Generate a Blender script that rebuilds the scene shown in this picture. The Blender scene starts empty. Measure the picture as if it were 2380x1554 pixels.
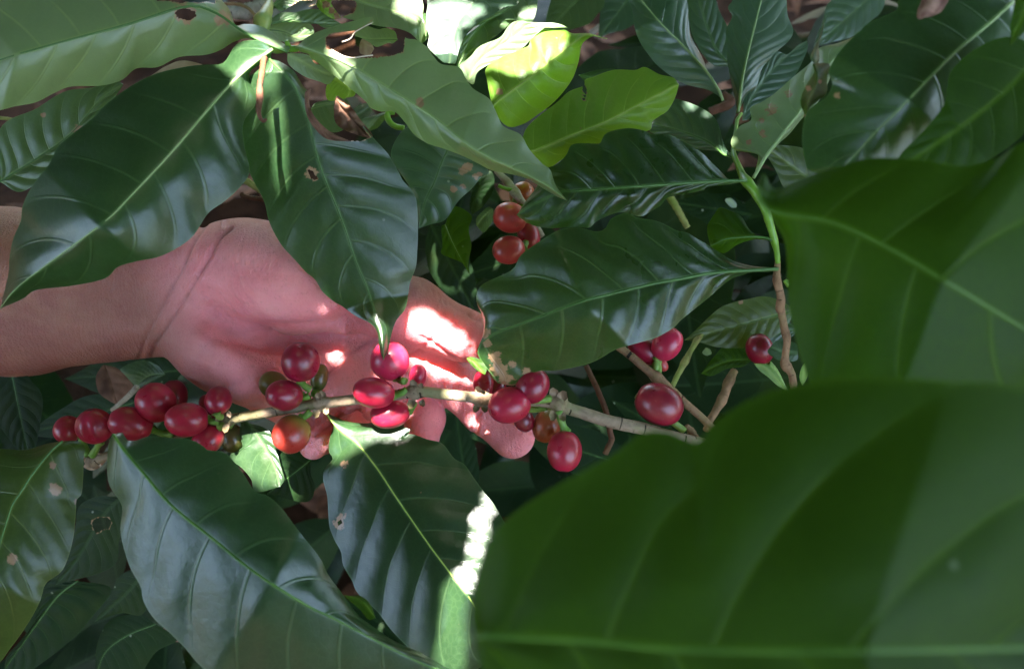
import bpy, math, random
import numpy as np
from mathutils import Vector, Matrix

random.seed(7); rng = np.random.default_rng(7)
S = bpy.context.scene
COL = S.collection

# ------------------------------------------------------------------ camera
PITCH = math.radians(50)                     # looking down into the bush
CAM = np.array([0.0, 0.0, 0.78])
FW = np.array([0, math.cos(PITCH), -math.sin(PITCH)])
UP = np.array([0, math.sin(PITCH), math.cos(PITCH)])
RT = np.array([1.0, 0, 0])
TANH = math.tan(math.radians(32.5)); KPX = TANH/1189.5
cd = bpy.data.cameras.new('camera'); cam = bpy.data.objects.new('camera', cd); COL.objects.link(cam)
cam.location = CAM; cam.rotation_euler = (math.radians(90)-PITCH, 0, 0)
cd.sensor_width = 36; cd.lens = 18/TANH; cd.clip_start = 0.01; cd.clip_end = 200
cd.dof.use_dof = True; cd.dof.focus_distance = 0.312; cd.dof.aperture_fstop = 12.0
S.camera = cam

# ------------------------------------------------------------------ light
SUN_C = np.array([0.05, 0.58, -0.81]); SUN_C /= np.linalg.norm(SUN_C)      # towards the sun, camera axes
SUN = RT*SUN_C[0] + UP*SUN_C[1] + FW*SUN_C[2]
w = bpy.data.worlds.new('World'); S.world = w; w.use_nodes = True
nt = w.node_tree; bg = nt.nodes['Background']
sky = nt.nodes.new('ShaderNodeTexSky'); sky.sky_type = 'NISHITA'; sky.sun_disc = False
sky.sun_elevation = math.asin(SUN[2]); sky.sun_rotation = math.atan2(SUN[0], SUN[1])
sky.air_density = 1.0; sky.dust_density = 1.5
wb = nt.nodes.new('ShaderNodeMix'); wb.data_type = 'RGBA'; wb.blend_type = 'MULTIPLY'; wb.inputs[0].default_value = 1; wb.inputs[7].default_value = (1, .95, .87, 1)   # camera set for shade
nt.links.new(sky.outputs[0], wb.inputs[6]); nt.links.new(wb.outputs[2], bg.inputs[0]); bg.inputs[1].default_value = 0.10
sl = bpy.data.lights.new('sun', 'SUN'); sl.energy = 3.2; sl.angle = math.radians(0.7); sl.color = (1, .95, .87)
so = bpy.data.objects.new('sun', sl); COL.objects.link(so)
so.rotation_euler = Vector(SUN).to_track_quat('Z', 'Y').to_euler(); so.location = (0, 0, 5)
S.view_settings.view_transform = 'Standard'; S.view_settings.look = 'None'
S.view_settings.exposure = 4.3; S.view_settings.gamma = 1.0
S.render.engine = 'CYCLES'
S.cycles.use_denoising = True
S.cycles.max_bounces = 7; S.cycles.diffuse_bounces = 4; S.cycles.glossy_bounces = 3; S.cycles.transmission_bounces = 5
S.cycles.caustics_reflective = False; S.cycles.caustics_refractive = False
S.cycles.sample_clamp_indirect = 4.0

# ------------------------------------------------------------------ helpers
def W(px, py, d):                 # photo position (2379 px wide frame) and distance in mm -> metres
    px = np.asarray(px, float); py = np.asarray(py, float); d = np.asarray(d, float)
    x = (px-1189.5)*KPX*d; y = (777-py)*KPX*d
    return CAM + (x[..., None]*RT + y[..., None]*UP + d[..., None]*FW)/1000.0
def CW(v):                        # camera-space mm -> world m
    v = np.asarray(v, float)
    return CAM + (v[..., 0:1]*RT + v[..., 1:2]*UP + v[..., 2:3]*FW)/1000.0
def pc(px, py, d):                # -> camera-space mm
    return np.array([(px-1189.5)*KPX*d, (777-py)*KPX*d, d])

CROPS = {'c00': (0, 0, .33306), 'c10': (792.7, 0, .33306), 'c20': (1585.4, 0, .33306), 'c01': (0, 517.6, .33306),
         'c11': (792.7, 517.6, .33306), 'c21': (1585.4, 517.6, .33306), 'c02': (0, 1035.2, .33306), 'c12': (792.7, 1035.2, .33306),
         'hA': (520.4, 0, .2111), 'hB': (929.3, 0, .2111), 'hC': (873.5, 278.8, .2111), 'hD': (520.4, 817.8, .2111), 'hE': (947.9, 799.2, .2111),
         'sA': (1338.2, 353.1, .2344), 'sB': (1338.2, 687.7, .2344), 'sC': (1431.1, 0, .2344), 'sD': (0, 817.8, .2344), 'sE': (594.8, 613.3, .2344), 'sF': (1821.4, 0, .2344),
         'tA': (0, 1152.3, .25836), 'tB': (631.9, 1152.3, .25836), 'o': (0, 0, 1)}
def P(s):                         # "tag x,y x,y tag x,y ..." -> points in the frame
    out = []; ox, oy, f = CROPS['o']
    for k in s.split():
        if k in CROPS: ox, oy, f = CROPS[k]
        else:
            a, b = k.split(','); out.append((ox+f*float(a), oy+f*float(b)))
    return np.array(out)
def smooth(pts, n):               # arc-length resampled Catmull-Rom
    p = np.asarray(pts, float)
    if len(p) > 2:
        q = np.vstack([2*p[0]-p[1], p, 2*p[-1]-p[-2]]); o = []
        for i in range(1, len(q)-2):
            for u in np.linspace(0, 1, 9)[:-1]:
                a, b, c, e = q[i-1], q[i], q[i+1], q[i+2]
                o.append(.5*((2*b)+(-a+c)*u+(2*a-5*b+4*c-e)*u*u+(-a+3*b-3*c+e)*u**3))
        o.append(p[-1]); p = np.array(o)
    L = np.r_[0, np.cumsum(np.linalg.norm(np.diff(p, axis=0), axis=1))]
    t = np.linspace(0, L[-1], n)
    return np.stack([np.interp(t, L, p[:, k]) for k in range(p.shape[1])], 1)
def inpoly(x, y, poly):
    r = np.zeros(len(x), bool); n = len(poly); j = n-1
    for i in range(n):
        xi, yi = poly[i]; xj, yj = poly[j]
        c = ((yi > y) != (yj > y)) & (x < (xj-xi)*(y-yi)/((yj-yi) or 1e-9)+xi)
        r ^= c; j = i
    return r
def tag(o, label=None, cat=None, group=None, kind=None):
    if label: o['label'] = label
    if cat: o['category'] = cat
    if group: o['group'] = group
    if kind: o['kind'] = kind
    return o
def empty(name, loc, label, cat, group=None):
    o = bpy.data.objects.new(name, None); COL.objects.link(o); o.location = loc; o.empty_display_size = .01
    tag(o, label, cat, group); o['_org'] = [float(v) for v in loc]
    return o
def org(o):
    return np.array(o['_org'])
def mk(name, V, F, mat, parent=None, origin=None, attrs=None, smoothf=True):
    V = np.asarray(V, float)
    og = np.array(origin if origin is not None else V[0])
    me = bpy.data.meshes.new(name); me.from_pydata((V-og).tolist(), [], F)
    me.update()
    if smoothf: me.polygons.foreach_set('use_smooth', [True]*len(me.polygons))
    for k, a in (attrs or {}).items():
        at = me.attributes.new(k, 'FLOAT', 'POINT'); at.data.foreach_set('value', np.asarray(a, np.float32))
    if mat: me.materials.append(mat)
    o = bpy.data.objects.new(name, me); COL.objects.link(o)
    if parent: o.parent = parent; o.location = og-org(parent)
    else: o.location = og
    o['_org'] = [float(v) for v in og]
    return o

# ------------------------------------------------------------------ materials
def newmat(name):
    m = bpy.data.materials.new(name); m.use_nodes = True
    nt = m.node_tree; nt.nodes.clear()
    return m, nt
class N:
    def __init__(s, nt): s.nt = nt
    def n(s, t, **k):
        o = s.nt.nodes.new(t)
        for a, b in k.items():
            if a.startswith('i_'):
                key = a[2:].replace('_', ' ')
                o.inputs[int(key) if key.isdigit() else key].default_value = b
            else: setattr(o, a, b)
        return o
    def l(s, a, b): s.nt.links.new(a, b)
    def attr(s, name): return s.n('ShaderNodeAttribute', attribute_name=name).outputs['Fac']
    def m(s, op, a, b=None, c=None, clamp=False):
        o = s.n('ShaderNodeMath', operation=op, use_clamp=clamp)
        for i, v in enumerate((a, b, c)):
            if v is None: continue
            if isinstance(v, (int, float)): o.inputs[i].default_value = v
            else: s.l(v, o.inputs[i])
        return o.outputs[0]
    def ramp(s, v, a, b, lo=0., hi=1.):
        o = s.n('ShaderNodeMapRange', interpolation_type='SMOOTHSTEP')
        s.l(v, o.inputs[0]); o.inputs[1].default_value = a; o.inputs[2].default_value = b; o.inputs[3].default_value = lo; o.inputs[4].default_value = hi
        return o.outputs[0]
    def noise(s, scale, detail=3, rough=.5, dist=0, vec=None):
        o = s.n('ShaderNodeTexNoise', i_Scale=scale, i_Detail=detail, i_Roughness=rough, i_Distortion=dist)
        s.l(vec if vec is not None else s.co(), o.inputs['Vector']); return o.outputs['Fac']
    def co(s):
        if not hasattr(s, '_co'): s._co = s.n('ShaderNodeTexCoord').outputs['Object']
        return s._co
    def mix(s, f, a, b):
        o = s.n('ShaderNodeMix', data_type='RGBA')
        for i, v in ((0, f), (6, a), (7, b)):
            if isinstance(v, (int, float)): o.inputs[i].default_value = v
            elif isinstance(v, (tuple, list)): o.inputs[i].default_value = (*v, 1)
            else: s.l(v, o.inputs[i])
        return o.outputs[2]

def leafmat(name, c1, c2, vein, trans=.3, tcol=None, rough=.38, blotch=(.16, .2, .02), bl=0.15, spec=.5, speck=1.0, veinw=.045, brown=0.0, coat=0.0):
    m, nt = newmat(name); g = N(nt)
    ph = g.attr('vph'); rib = g.attr('rib')
    fr = g.m('ABSOLUTE', g.m('SUBTRACT', g.m('FRACT', ph), .5))
    vm = g.ramp(fr, veinw*.25, veinw, 1, 0)
    side = g.attr('side')
    vm = g.m('MULTIPLY', vm, g.ramp(side, .55, .97, 1, .15))
    vm = g.m('MULTIPLY', vm, g.ramp(g.noise(90, 2), .3, .6, .45, 1))
    mm = g.ramp(rib, .5, 1.3, 1, 0)
    n1 = g.noise(28, 4, .6); n2 = g.noise(160, 3, .6)
    col = g.mix(g.ramp(n1, .32, .68), c1, c2)
    col = g.mix(g.m('MULTIPLY', g.ramp(g.noise(14, 3, .6, .6), .56, .8), bl), col, blotch)
    # fine net of small veins
    vo = g.n('ShaderNodeTexVoronoi', feature='DISTANCE_TO_EDGE', i_Scale=420.0); g.l(g.co(), vo.inputs['Vector'])
    net = g.ramp(vo.outputs['Distance'], 0, .12, 1, 0)
    col = g.mix(g.m('MULTIPLY', net, .10), col, vein)
    col = g.mix(g.m('MULTIPLY', vm, .38), col, vein)
    col = g.mix(g.m('MULTIPLY', mm, .6), col, vein)
    # fine pale specks and pin holes of dust
    v2 = g.n('ShaderNodeTexVoronoi', i_Scale=95.0, i_Randomness=1.0); g.l(g.co(), v2.inputs['Vector'])
    sp = g.m('MULTIPLY', g.ramp(v2.outputs['Distance'], .035, .075, 1, 0), g.ramp(g.noise(23, 2), .52, .6))
    col = g.mix(g.m('MULTIPLY', sp, .55*speck), col, (.5, .55, .4))
    dm = g.attr('dmg')
    bn = g.ramp(g.m('ADD', dm, g.m('MULTIPLY', g.m('SUBTRACT', g.noise(520, 4, .65, .4), .5), 2.2)), .45, .8)
    if brown > 0:
        bn = g.m('MAXIMUM', bn, g.m('MULTIPLY', g.ramp(g.noise(38, 3, .55, .3), .70, .75), brown))
    col = g.mix(bn, col, g.mix(n2, (.22, .11, .05), (.45, .30, .17)))
    edge = g.ramp(side, .975, 1.0)
    col = g.mix(g.m('MULTIPLY', edge, .5), col, vein)
    b1 = g.m('MULTIPLY', vm, -.5)
    h = g.m('ADD', b1, g.m('MULTIPLY', n2, .35)); h = g.m('ADD', h, g.m('MULTIPLY', net, -.035))
    h = g.m('ADD', h, g.m('MULTIPLY', g.noise(60, 3, .55), 1.4)); h = g.m('ADD', h, g.m('MULTIPLY', g.noise(24, 2, .5), 4.))
    bp = g.n('ShaderNodeBump', i_Strength=.4, i_Distance=.0008); g.l(h, bp.inputs['Height'])
    pr = g.n('ShaderNodeBsdfPrincipled'); g.l(col, pr.inputs['Base Color']); g.l(bp.outputs[0], pr.inputs['Normal'])
    g.l(g.m('ADD', rough-.08, g.m('MULTIPLY', n1, .18)), pr.inputs['Roughness'])
    pr.inputs['Specular IOR Level'].default_value = spec
    pr.inputs['Coat Weight'].default_value = coat; pr.inputs['Coat Roughness'].default_value = .2
    tr = g.n('ShaderNodeBsdfTranslucent')
    tc = tcol or (min(1, c2[0]*3.2), min(1, c2[1]*3.2), c2[2]*1.2)
    tcn = g.mix(g.m('MULTIPLY', g.m('MAXIMUM', vm, mm), .55), tc, (tc[0]*1.5, tc[1]*1.3, tc[2]*1.5)); tcn = g.mix(bn, tcn, (.2, .08, .02))
    g.l(tcn, tr.inputs['Color']); g.l(bp.outputs[0], tr.inputs['Normal'])
    mx = g.n('ShaderNodeMixShader', i_0=trans); g.l(pr.outputs[0], mx.inputs[1]); g.l(tr.outputs[0], mx.inputs[2])
    out = g.n('ShaderNodeOutputMaterial'); g.l(mx.outputs[0], out.inputs[0])
    return m
M = {}
M['dark'] = leafmat('leaf_dark', (0.0120, 0.0330, 0.0120), (0.0216, 0.0510, 0.0180), (0.0800, 0.1440, 0.0560), .2, tcol=(.10, .28, .03), spec=.6, rough=.3)
M['gloss'] = leafmat('leaf_glossy', (0.0096, 0.0288, 0.0084), (0.0180, 0.0468, 0.0120), (0.0880, 0.1600, 0.0480), .2, tcol=(.12, .32, .02), rough=.28, spec=.55, veinw=.05)
M['mid'] = leafmat('leaf_mid', (0.0338, 0.0713, 0.0300), (0.0562, 0.1013, 0.0413), (0.1488, 0.2275, 0.0875), .25, tcol=(.20, .40, .06), rough=.36, spec=.55)
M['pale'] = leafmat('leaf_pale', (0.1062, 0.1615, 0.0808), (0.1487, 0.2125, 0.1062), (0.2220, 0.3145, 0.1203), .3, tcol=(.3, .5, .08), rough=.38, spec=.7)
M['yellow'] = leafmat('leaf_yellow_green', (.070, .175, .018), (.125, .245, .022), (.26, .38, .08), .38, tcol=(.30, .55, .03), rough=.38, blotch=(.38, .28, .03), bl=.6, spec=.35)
M['blue'] = leafmat('leaf_bluish', (0.0225, 0.0562, 0.0315), (0.0413, 0.0788, 0.0488), (0.1050, 0.1663, 0.0875), .18, tcol=(.12, .30, .05), rough=.32, spec=.9)
M['fore'] = leafmat('leaf_fresh', (0.0116, 0.0360, 0.0017), (0.0197, 0.0522, 0.0023), (0.0672, 0.1343, 0.0095), .3, tcol=(.09, .26, .005), rough=.5, spec=.15, speck=.4)
M['old'] = leafmat('leaf_old', (0.0245, 0.0546, 0.0084), (0.0420, 0.0735, 0.0112), (0.1530, 0.2040, 0.0510), .28, tcol=(.2, .3, .03), rough=.35, bl=.5, brown=.9)
M['deep'] = leafmat('leaf_deep_shade', (0.0044, 0.0143, 0.0044), (0.0077, 0.0220, 0.0066), (0.0232, 0.0543, 0.0155), .12, tcol=(.05, .14, .01), rough=.5, spec=.13)  # shade put into the colour: darker copy for leaves deep in the bush
M['under'] = leafmat('leaf_undergrowth_shade', (0.0066, 0.0176, 0.0055), (0.0121, 0.0275, 0.0077), (0.0310, 0.0620, 0.0232), .12, tcol=(.05, .14, .01), rough=.5, spec=.16)  # darkened leaf copy, shade of the undergrowth painted into its colour

def simplemat(name, c1, c2, scale=60, rough=.7, bump=.4, dist=.0006, spec=.3, c3=None, detail=4):
    m, nt = newmat(name); g = N(nt)
    n1 = g.noise(scale, detail, .6, .4); n2 = g.noise(scale*5, 3, .6)
    col = g.mix(g.ramp(n1, .3, .7), c1, c2)
    if c3: col = g.mix(g.ramp(g.noise(scale*.6, 3, .6), .52, .68), col, c3)
    bp = g.n('ShaderNodeBump', i_Strength=bump, i_Distance=dist); g.l(g.m('ADD', n1, g.m('MULTIPLY', n2, .5)), bp.inputs['Height'])
    pr = g.n('ShaderNodeBsdfPrincipled', i_Roughness=rough); g.l(col, pr.inputs['Base Color']); g.l(bp.outputs[0], pr.inputs['Normal'])
    pr.inputs['Specular IOR Level'].default_value = spec
    out = g.n('ShaderNodeOutputMaterial'); g.l(pr.outputs[0], out.inputs[0])
    return m
def ribmat(name, c1, c2):
    return simplemat(name, c1, c2, 120, .45, .3, .0003, .4)
M['rib'] = ribmat('midrib_green', (.045, .12, .025), (.07, .16, .035))
M['riby'] = ribmat('midrib_yellow', (.22, .34, .05), (.30, .42, .08))
M['ribp'] = ribmat('midrib_pale', (.20, .30, .11), (.26, .36, .15))
M['ribd'] = ribmat('midrib_dim', (.05, .13, .015), (.08, .18, .02))
M['green_stem'] = simplemat('green_stem', (.10, .24, .02), (.17, .33, .03), 90, .4, .3, .0003, .45)
M['bluegreen_stem'] = simplemat('node_stem', (.13, .22, .05), (.28, .30, .08), 90, .45, .3, .0003, .4)
M['stalk'] = simplemat('stalk_green', (.10, .22, .03), (.20, .30, .06), 160, .45, .4, .0003, .4)
def barkmat(name, base, dark, moss, ms=.6):
    m, nt = newmat(name); g = N(nt)
    ln = g.attr('len'); cr = g.attr('crack'); nd = g.attr('node')
    n1 = g.noise(130, 4, .65, .5); n2 = g.noise(700, 3, .6)
    col = g.mix(g.ramp(n1, .3, .7), base, tuple(v*.62 for v in base))
    col = g.mix(g.m('MULTIPLY', g.ramp(g.noise(75, 4, .6), .48, .62), ms), col, moss)
    col = g.mix(g.m('MULTIPLY', nd, g.ramp(n1, .4, .6, .1, .75)), col, dark)
    sp = g.ramp(g.noise(900, 2), .66, .74)
    col = g.mix(g.m('MULTIPLY', sp, .7), col, (.03, .022, .012))
    crk = g.ramp(g.m('ADD', cr, g.m('MULTIPLY', g.m('SUBTRACT', n1, .5), .8)), .62, .85)
    col = g.mix(crk, col, (.02, .015, .01))
    h = g.m('ADD', n1, g.m('MULTIPLY', n2, .5)); h = g.m('SUBTRACT', h, crk)
    bp = g.n('ShaderNodeBump', i_Strength=.8, i_Distance=.0009); g.l(h, bp.inputs['Height'])
    pr = g.n('ShaderNodeBsdfPrincipled', i_Roughness=.72); g.l(col, pr.inputs['Base Color']); g.l(bp.outputs[0], pr.inputs['Normal'])
    pr.inputs['Specular IOR Level'].default_value = .25
    out = g.n('ShaderNodeOutputMaterial'); g.l(pr.outputs[0], out.inputs[0])
    return m
M['bark'] = barkmat('bark_grey', (.32, .23, .155), (.13, .07, .04), (.20, .22, .08), .5)
M['barkb'] = barkmat('bark_brown', (.30, .17, .09), (.12, .06, .03), (.22, .19, .06), .35)
M['barky'] = barkmat('bark_olive', (.30, .30, .09), (.16, .09, .04), (.20, .26, .05), .8)
M['barkr'] = barkmat('bark_reddish', (.14, .06, .035), (.06, .03, .02), (.12, .09, .03), .3)
M['barks'] = barkmat('bark_silver', (.42, .38, .33), (.2, .14, .1), (.3, .28, .2), .3)
M['dry'] = simplemat('dry_leaf', (.10, .045, .03), (.24, .13, .085), 45, .75, .6, .001, .2, c3=(.05, .022, .014))
M['drypale'] = simplemat('dry_leaf_pale', (.34, .21, .13), (.52, .37, .26), 70, .8, .6, .0008, .2, c3=(.18, .09, .06))
M['litter'] = simplemat('dry_litter', (.03, .012, .007), (.19, .085, .045), 22, .85, .5, .001, .08, c3=(.12, .055, .03))
M['soil'] = simplemat('soil', (.018, .008, .004), (.055, .024, .012), 18, .95, 1.0, .006, .04, c3=(.028, .014, .007), detail=6)
M['pod'] = simplemat('rough_pod', (.10, .045, .035), (.34, .20, .16), 260, .8, 1.0, .0008, .2)
M['silk'] = simplemat('thread', (.5, .42, .3), (.6, .5, .4), 100, .6, .1)

def cherrymat(name, red, dark, tip, tipamt=0.0, fleck=.3):
    m, nt = newmat(name); g = N(nt)
    ax = g.attr('axis')
    n1 = g.noise(75, 3, .5, .3); n2 = g.noise(900, 2)
    col = g.mix(g.ramp(n1, .35, .7), red, dark)
    a = g.ramp(g.m('ADD', ax, g.m('MULTIPLY', g.m('SUBTRACT', n1, .5), .9)), -.15-tipamt*.8, -.95+tipamt*.2, 0, 1)
    # map range needs from<to, so flip
    fl = g.ramp(g.m('ADD', g.m('MULTIPLY', ax, -1), g.m('MULTIPLY', g.m('SUBTRACT', n1, .5), .9)), 1.15-tipamt*1.9, 1.45-tipamt*.9)
    col = g.mix(fl, col, tip)
    vo = g.n('ShaderNodeTexVoronoi', i_Scale=520.0); g.l(g.co(), vo.inputs['Vector'])
    sp = g.ramp(vo.outputs['Distance'], .12, .3, 1, 0)
    col = g.mix(g.m('MULTIPLY', sp, fleck*.35), col, (.45, .16, .14))
    col = g.mix(g.m('MULTIPLY', g.ramp(g.noise(330, 4, .7), .62, .72), .45), col, (.10, .02, .015)); col = g.mix(g.m('MULTIPLY', g.ramp(g.noise(48, 2), .5, .75), .25), col, (.50, .10, .07))
    d = g.attr('disc')
    col = g.mix(g.m('MULTIPLY', d, .8), col, (.07, .03, .02))
    bp = g.n('ShaderNodeBump', i_Strength=.12, i_Distance=.0005); g.l(g.m('ADD', g.noise(130, 2), g.m('MULTIPLY', n2, .15)), bp.inputs['Height'])
    pr = g.n('ShaderNodeBsdfPrincipled', i_Roughness=.3); g.l(col, pr.inputs['Base Color']); g.l(bp.outputs[0], pr.inputs['Normal'])
    g.l(g.m('ADD', .2, g.m('MULTIPLY', g.noise(200, 3), .22)), pr.inputs['Roughness'])
    pr.inputs['Subsurface Weight'].default_value = .25; pr.inputs['Subsurface Radius'].default_value = (1, .2, .1); pr.inputs['Subsurface Scale'].default_value = .002
    pr.inputs['Coat Weight'].default_value = .12; pr.inputs['Coat Roughness'].default_value = .3
    out = g.n('ShaderNodeOutputMaterial'); g.l(pr.outputs[0], out.inputs[0])
    return m
M['red'] = cherrymat('cherry_red', (.42, .013, .045), (.28, .008, .030), (.35, .08, .02))
M['dred'] = cherrymat('cherry_dark_red', (.27, .006, .028), (.16, .004, .020), (.25, .03, .02))
M['pink'] = cherrymat('cherry_pink', (.50, .022, .07), (.34, .012, .045), (.4, .1, .03))
M['coral'] = cherrymat('cherry_coral', (.46, .05, .045), (.36, .03, .035), (.45, .14, .05), .25, .5)
M['orange'] = cherrymat('cherry_orange', (.38, .10, .03), (.30, .05, .02), (.20, .17, .03), .45, .6)
M['half'] = cherrymat('cherry_half_ripe', (.42, .04, .025), (.32, .02, .02), (.16, .17, .02), .55)
M['unripe'] = cherrymat('cherry_unripe', (.13, .10, .02), (.22, .06, .02), (.05, .09, .015), .7, .2)
M['greenc'] = cherrymat('cherry_green', (.02, .05, .01), (.03, .07, .012), (.02, .06, .01), .4, .1)

# ------------------------------------------------------------------ leaf builder
def leaf_geo(rib, L, R, d, side=(0, 0), nv=9, pk=.9, wave=0., nt_=96, ns=16, sl=.13, cuts=(), spots=(), seed=0, edgebrown=None, curl=0.0):
    rib = smooth(rib, nt_); L = smooth(np.vstack([rib[0], L, rib[-1]]), nt_); R = smooth(np.vstack([rib[0], R, rib[-1]]), nt_)
    t = np.linspace(0, 1, nt_)
    dd = np.interp(t, np.linspace(0, 1, len(d)), d) if len(d) < 3 else smooth(np.stack([np.linspace(0, 1, len(d)), d], 1), nt_)[:, 1]
    hs = np.r_[.03, np.linspace(.03, 1, ns)[1:]]
    ss = np.r_[-hs[::-1], 0, hs]
    T, Sg = np.meshgrid(t, ss, indexing='ij'); A = np.abs(Sg)
    E = np.where((Sg < 0)[..., None], L[:, None, :], R[:, None, :])
    Pp = rib[:, None, :]*(1-A[..., None]) + E*A[..., None]
    ph = nv*(T - sl*A - .07*A*A) + .5 + np.where(Sg > 0, .37, 0) + .12*np.sin(T*9+seed)
    tap = np.clip(np.sin(np.pi*np.clip(T, 0, 1))**.5, 0, 1)
    r = np.random.default_rng(seed+11)
    pk = pk*.72
    puck = -pk*np.abs(np.cos(np.pi*ph))**.8*np.clip(A*3.5, 0, 1)*(1-.55*A**3)*tap
    f1, f2, p1, p2 = r.uniform(3, 5), r.uniform(7, 11), r.uniform(0, 6, 1), r.uniform(0, 6, 1)
    wv = wave*A**2*(np.sin(T*f1*6.28/2+p1+Sg*1.2)+.5*np.sin(T*f2*3.14+p2+Sg*2))*tap
    low = .5*pk*(np.sin(T*7+seed+Sg*2.1)*np.cos(Sg*3+seed*1.7+T*3))
    sd = np.where(Sg < 0, side[0], side[1])*A**1.25*(.35+.65*tap)
    D = dd[:, None] + sd + puck + wv + low*A + curl*A**4*tap
    m = len(ss); n = nt_
    # distance to the rib in mm
    wid = np.linalg.norm(E-rib[:, None, :], axis=-1)*A*KPX*dd[:, None]
    # taper of rib drawing
    ribd = wid + .35*T
    dmg = np.zeros_like(T)
    for (cx, cy, rr) in spots:
        q = np.hypot(Pp[..., 0]-cx, Pp[..., 1]-cy)/rr
        dmg = np.maximum(dmg, np.clip(1.55-q, 0, 1))
    idx = np.arange(n*m).reshape(n, m)
    F = np.stack([idx[:-1, :-1], idx[:-1, 1:], idx[1:, 1:], idx[1:, :-1]], -1).reshape(-1, 4)
    X = Pp[..., 0].ravel(); Y = Pp[..., 1].ravel()
    keep = np.ones(len(F), bool)
    for c in cuts:
        cx = X[F].mean(1); cy = Y[F].mean(1)
        jag = 0.
        keep &= ~inpoly(cx+jag, cy+jag, c)
        # brown rim: distance to the outline of the cut
        cc = np.vstack([c, c[:1]]); best = np.full(X.shape, 1e9)
        for a, b in zip(cc[:-1], cc[1:]):
            ab = b-a; u = np.clip(((X-a[0])*ab[0]+(Y-a[1])*ab[1])/(ab@ab+1e-9), 0, 1)
            best = np.minimum(best, np.hypot(X-a[0]-u*ab[0], Y-a[1]-u*ab[1]))
        dmg = np.maximum(dmg, np.clip(1.2-best/3.6, 0, 1).reshape(dmg.shape))
    if edgebrown:
        for (t0, t1, sgn, amt) in edgebrown:
            q = (T > t0) & (T < t1) & (Sg*sgn > 0)
            dmg = np.where(q, np.maximum(dmg, np.clip((A-(1-amt))/amt*1.4, 0, 1)), dmg)
    at = dict(vph=ph.ravel(), rib=ribd.ravel(), side=A.ravel(), dmg=dmg.ravel())
    # draw the torn edge smoothly: corners that fall inside a bite slide onto its outline
    for c in cuts:
        ins_ = inpoly(X, Y, c); cc = np.vstack([c, c[:1]]); bd = np.full(X.shape, 1e9); bx, by = X.copy(), Y.copy()
        for a, b in zip(cc[:-1], cc[1:]):
            ab = b-a; u = np.clip(((X-a[0])*ab[0]+(Y-a[1])*ab[1])/(ab@ab+1e-9), 0, 1)
            qx, qy = a[0]+u*ab[0], a[1]+u*ab[1]; dd_ = np.hypot(X-qx, Y-qy); m_ = dd_ < bd
            bd = np.where(m_, dd_, bd); bx = np.where(m_, qx, bx); by = np.where(m_, qy, by)
        X = np.where(ins_ & (bd < 14), bx+.8*np.sin(by*.9), X); Y = np.where(ins_ & (bd < 14), by+.8*np.sin(bx*.8), Y)
    V = W(X, Y, D.ravel())
    return V.reshape(-1, 3), F[keep].tolist(), at, rib, dd
def tube_geo(pts, rad, nseg=10, cap=True, noise=0., seed=0, flat=1.0):
    pts = np.asarray(pts, float); n = len(pts); rad = np.asarray(rad, float)
    tg = np.gradient(pts, axis=0); tg /= np.linalg.norm(tg, axis=1)[:, None]+1e-12
    ref = np.array([.13, .31, .94]); V = []
    a = np.cross(tg[0], ref); a /= np.linalg.norm(a)
    r = np.random.default_rng(seed)
    for i in range(n):
        a = a-tg[i]*(a@tg[i]); a /= np.linalg.norm(a); b = np.cross(tg[i], a)
        for k in range(nseg):
            th = 2*math.pi*k/nseg
            rr = rad[i]*(1+noise*math.sin(3*th+i*.37+seed)+noise*r.uniform(-.6, .6))
            V.append(pts[i]+rr*(math.cos(th)*a+math.sin(th)*b))
    F = []
    for i in range(n-1):
        for k in range(nseg):
            k2 = (k+1) % nseg
            F.append((i*nseg+k, i*nseg+k2, (i+1)*nseg+k2, (i+1)*nseg+k))
    if cap:
        F.append(tuple(range(nseg))[::-1]); F.append(tuple((n-1)*nseg+k for k in range(nseg)))
    return np.array(V), F
def leaf(rib, L, R, d, mat='mid', label=None, cat=None, parent=None, ribmat='rib', ribw=(1.0, .25), name=None, group=None, **kw):
    V, F, at, rb, dd = leaf_geo(rib, L, R, d, **kw)
    nm = name or ('leaf' if parent else 'coffee_leaf')
    o = mk(nm, V, F, M[mat], parent, attrs=at)
    if parent is None: tag(o, label, cat or 'leaf', group)
    elif label: o['label'] = label
    if ribw:
        k = 40; ii = np.linspace(0, len(rb)-1, k).astype(int)
        # ride just proud of the blade, on the viewer's side
        c = W(rb[ii, 0], rb[ii, 1], dd[ii]+.12)
        cutm = np.ones(k, bool)
        for cpoly in kw.get('cuts', ()): cutm &= ~inpoly(rb[ii, 0], rb[ii, 1], cpoly)
        if not cutm.all():
            j = np.where(~cutm)[0][0]; c = c[:max(j, 3)]
        rr = np.linspace(ribw[0]*.72, ribw[1]*.6, len(c))/2000.
        V2, F2 = tube_geo(c, rr, 8)
        mk('midrib', V2, F2, M[ribmat], o)
    return o
def prof(t): return np.sin(np.pi*t**.85)**.95*(1-.35*t**3) + .0
def q(base, tip, wl, wr, d, bend=0., mat='mid', **kw):      # a leaf given by its base, tip and half widths
    b = np.array(base, float); e = np.array(tip, float); v = e-b; L = np.linalg.norm(v); n = np.array([v[1], -v[0]])/L
    t = np.linspace(0, 1, 9); c = b+v*t[:, None]+n*(bend*np.sin(np.pi*t))[:, None]
    r = np.random.default_rng(kw.get('seed', 0)+5)
    j1 = 1+.10*r.uniform(-1, 1, 9); j2 = 1+.10*r.uniform(-1, 1, 9)
    Lp = c+n*(wl*prof(t)*j1)[:, None]; Rp = c-n*(wr*prof(t)*j2)[:, None]
    kw.setdefault('pk', .6)
    return leaf(c, Lp[1:-1], Rp[1:-1], d, mat, **kw)
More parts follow.
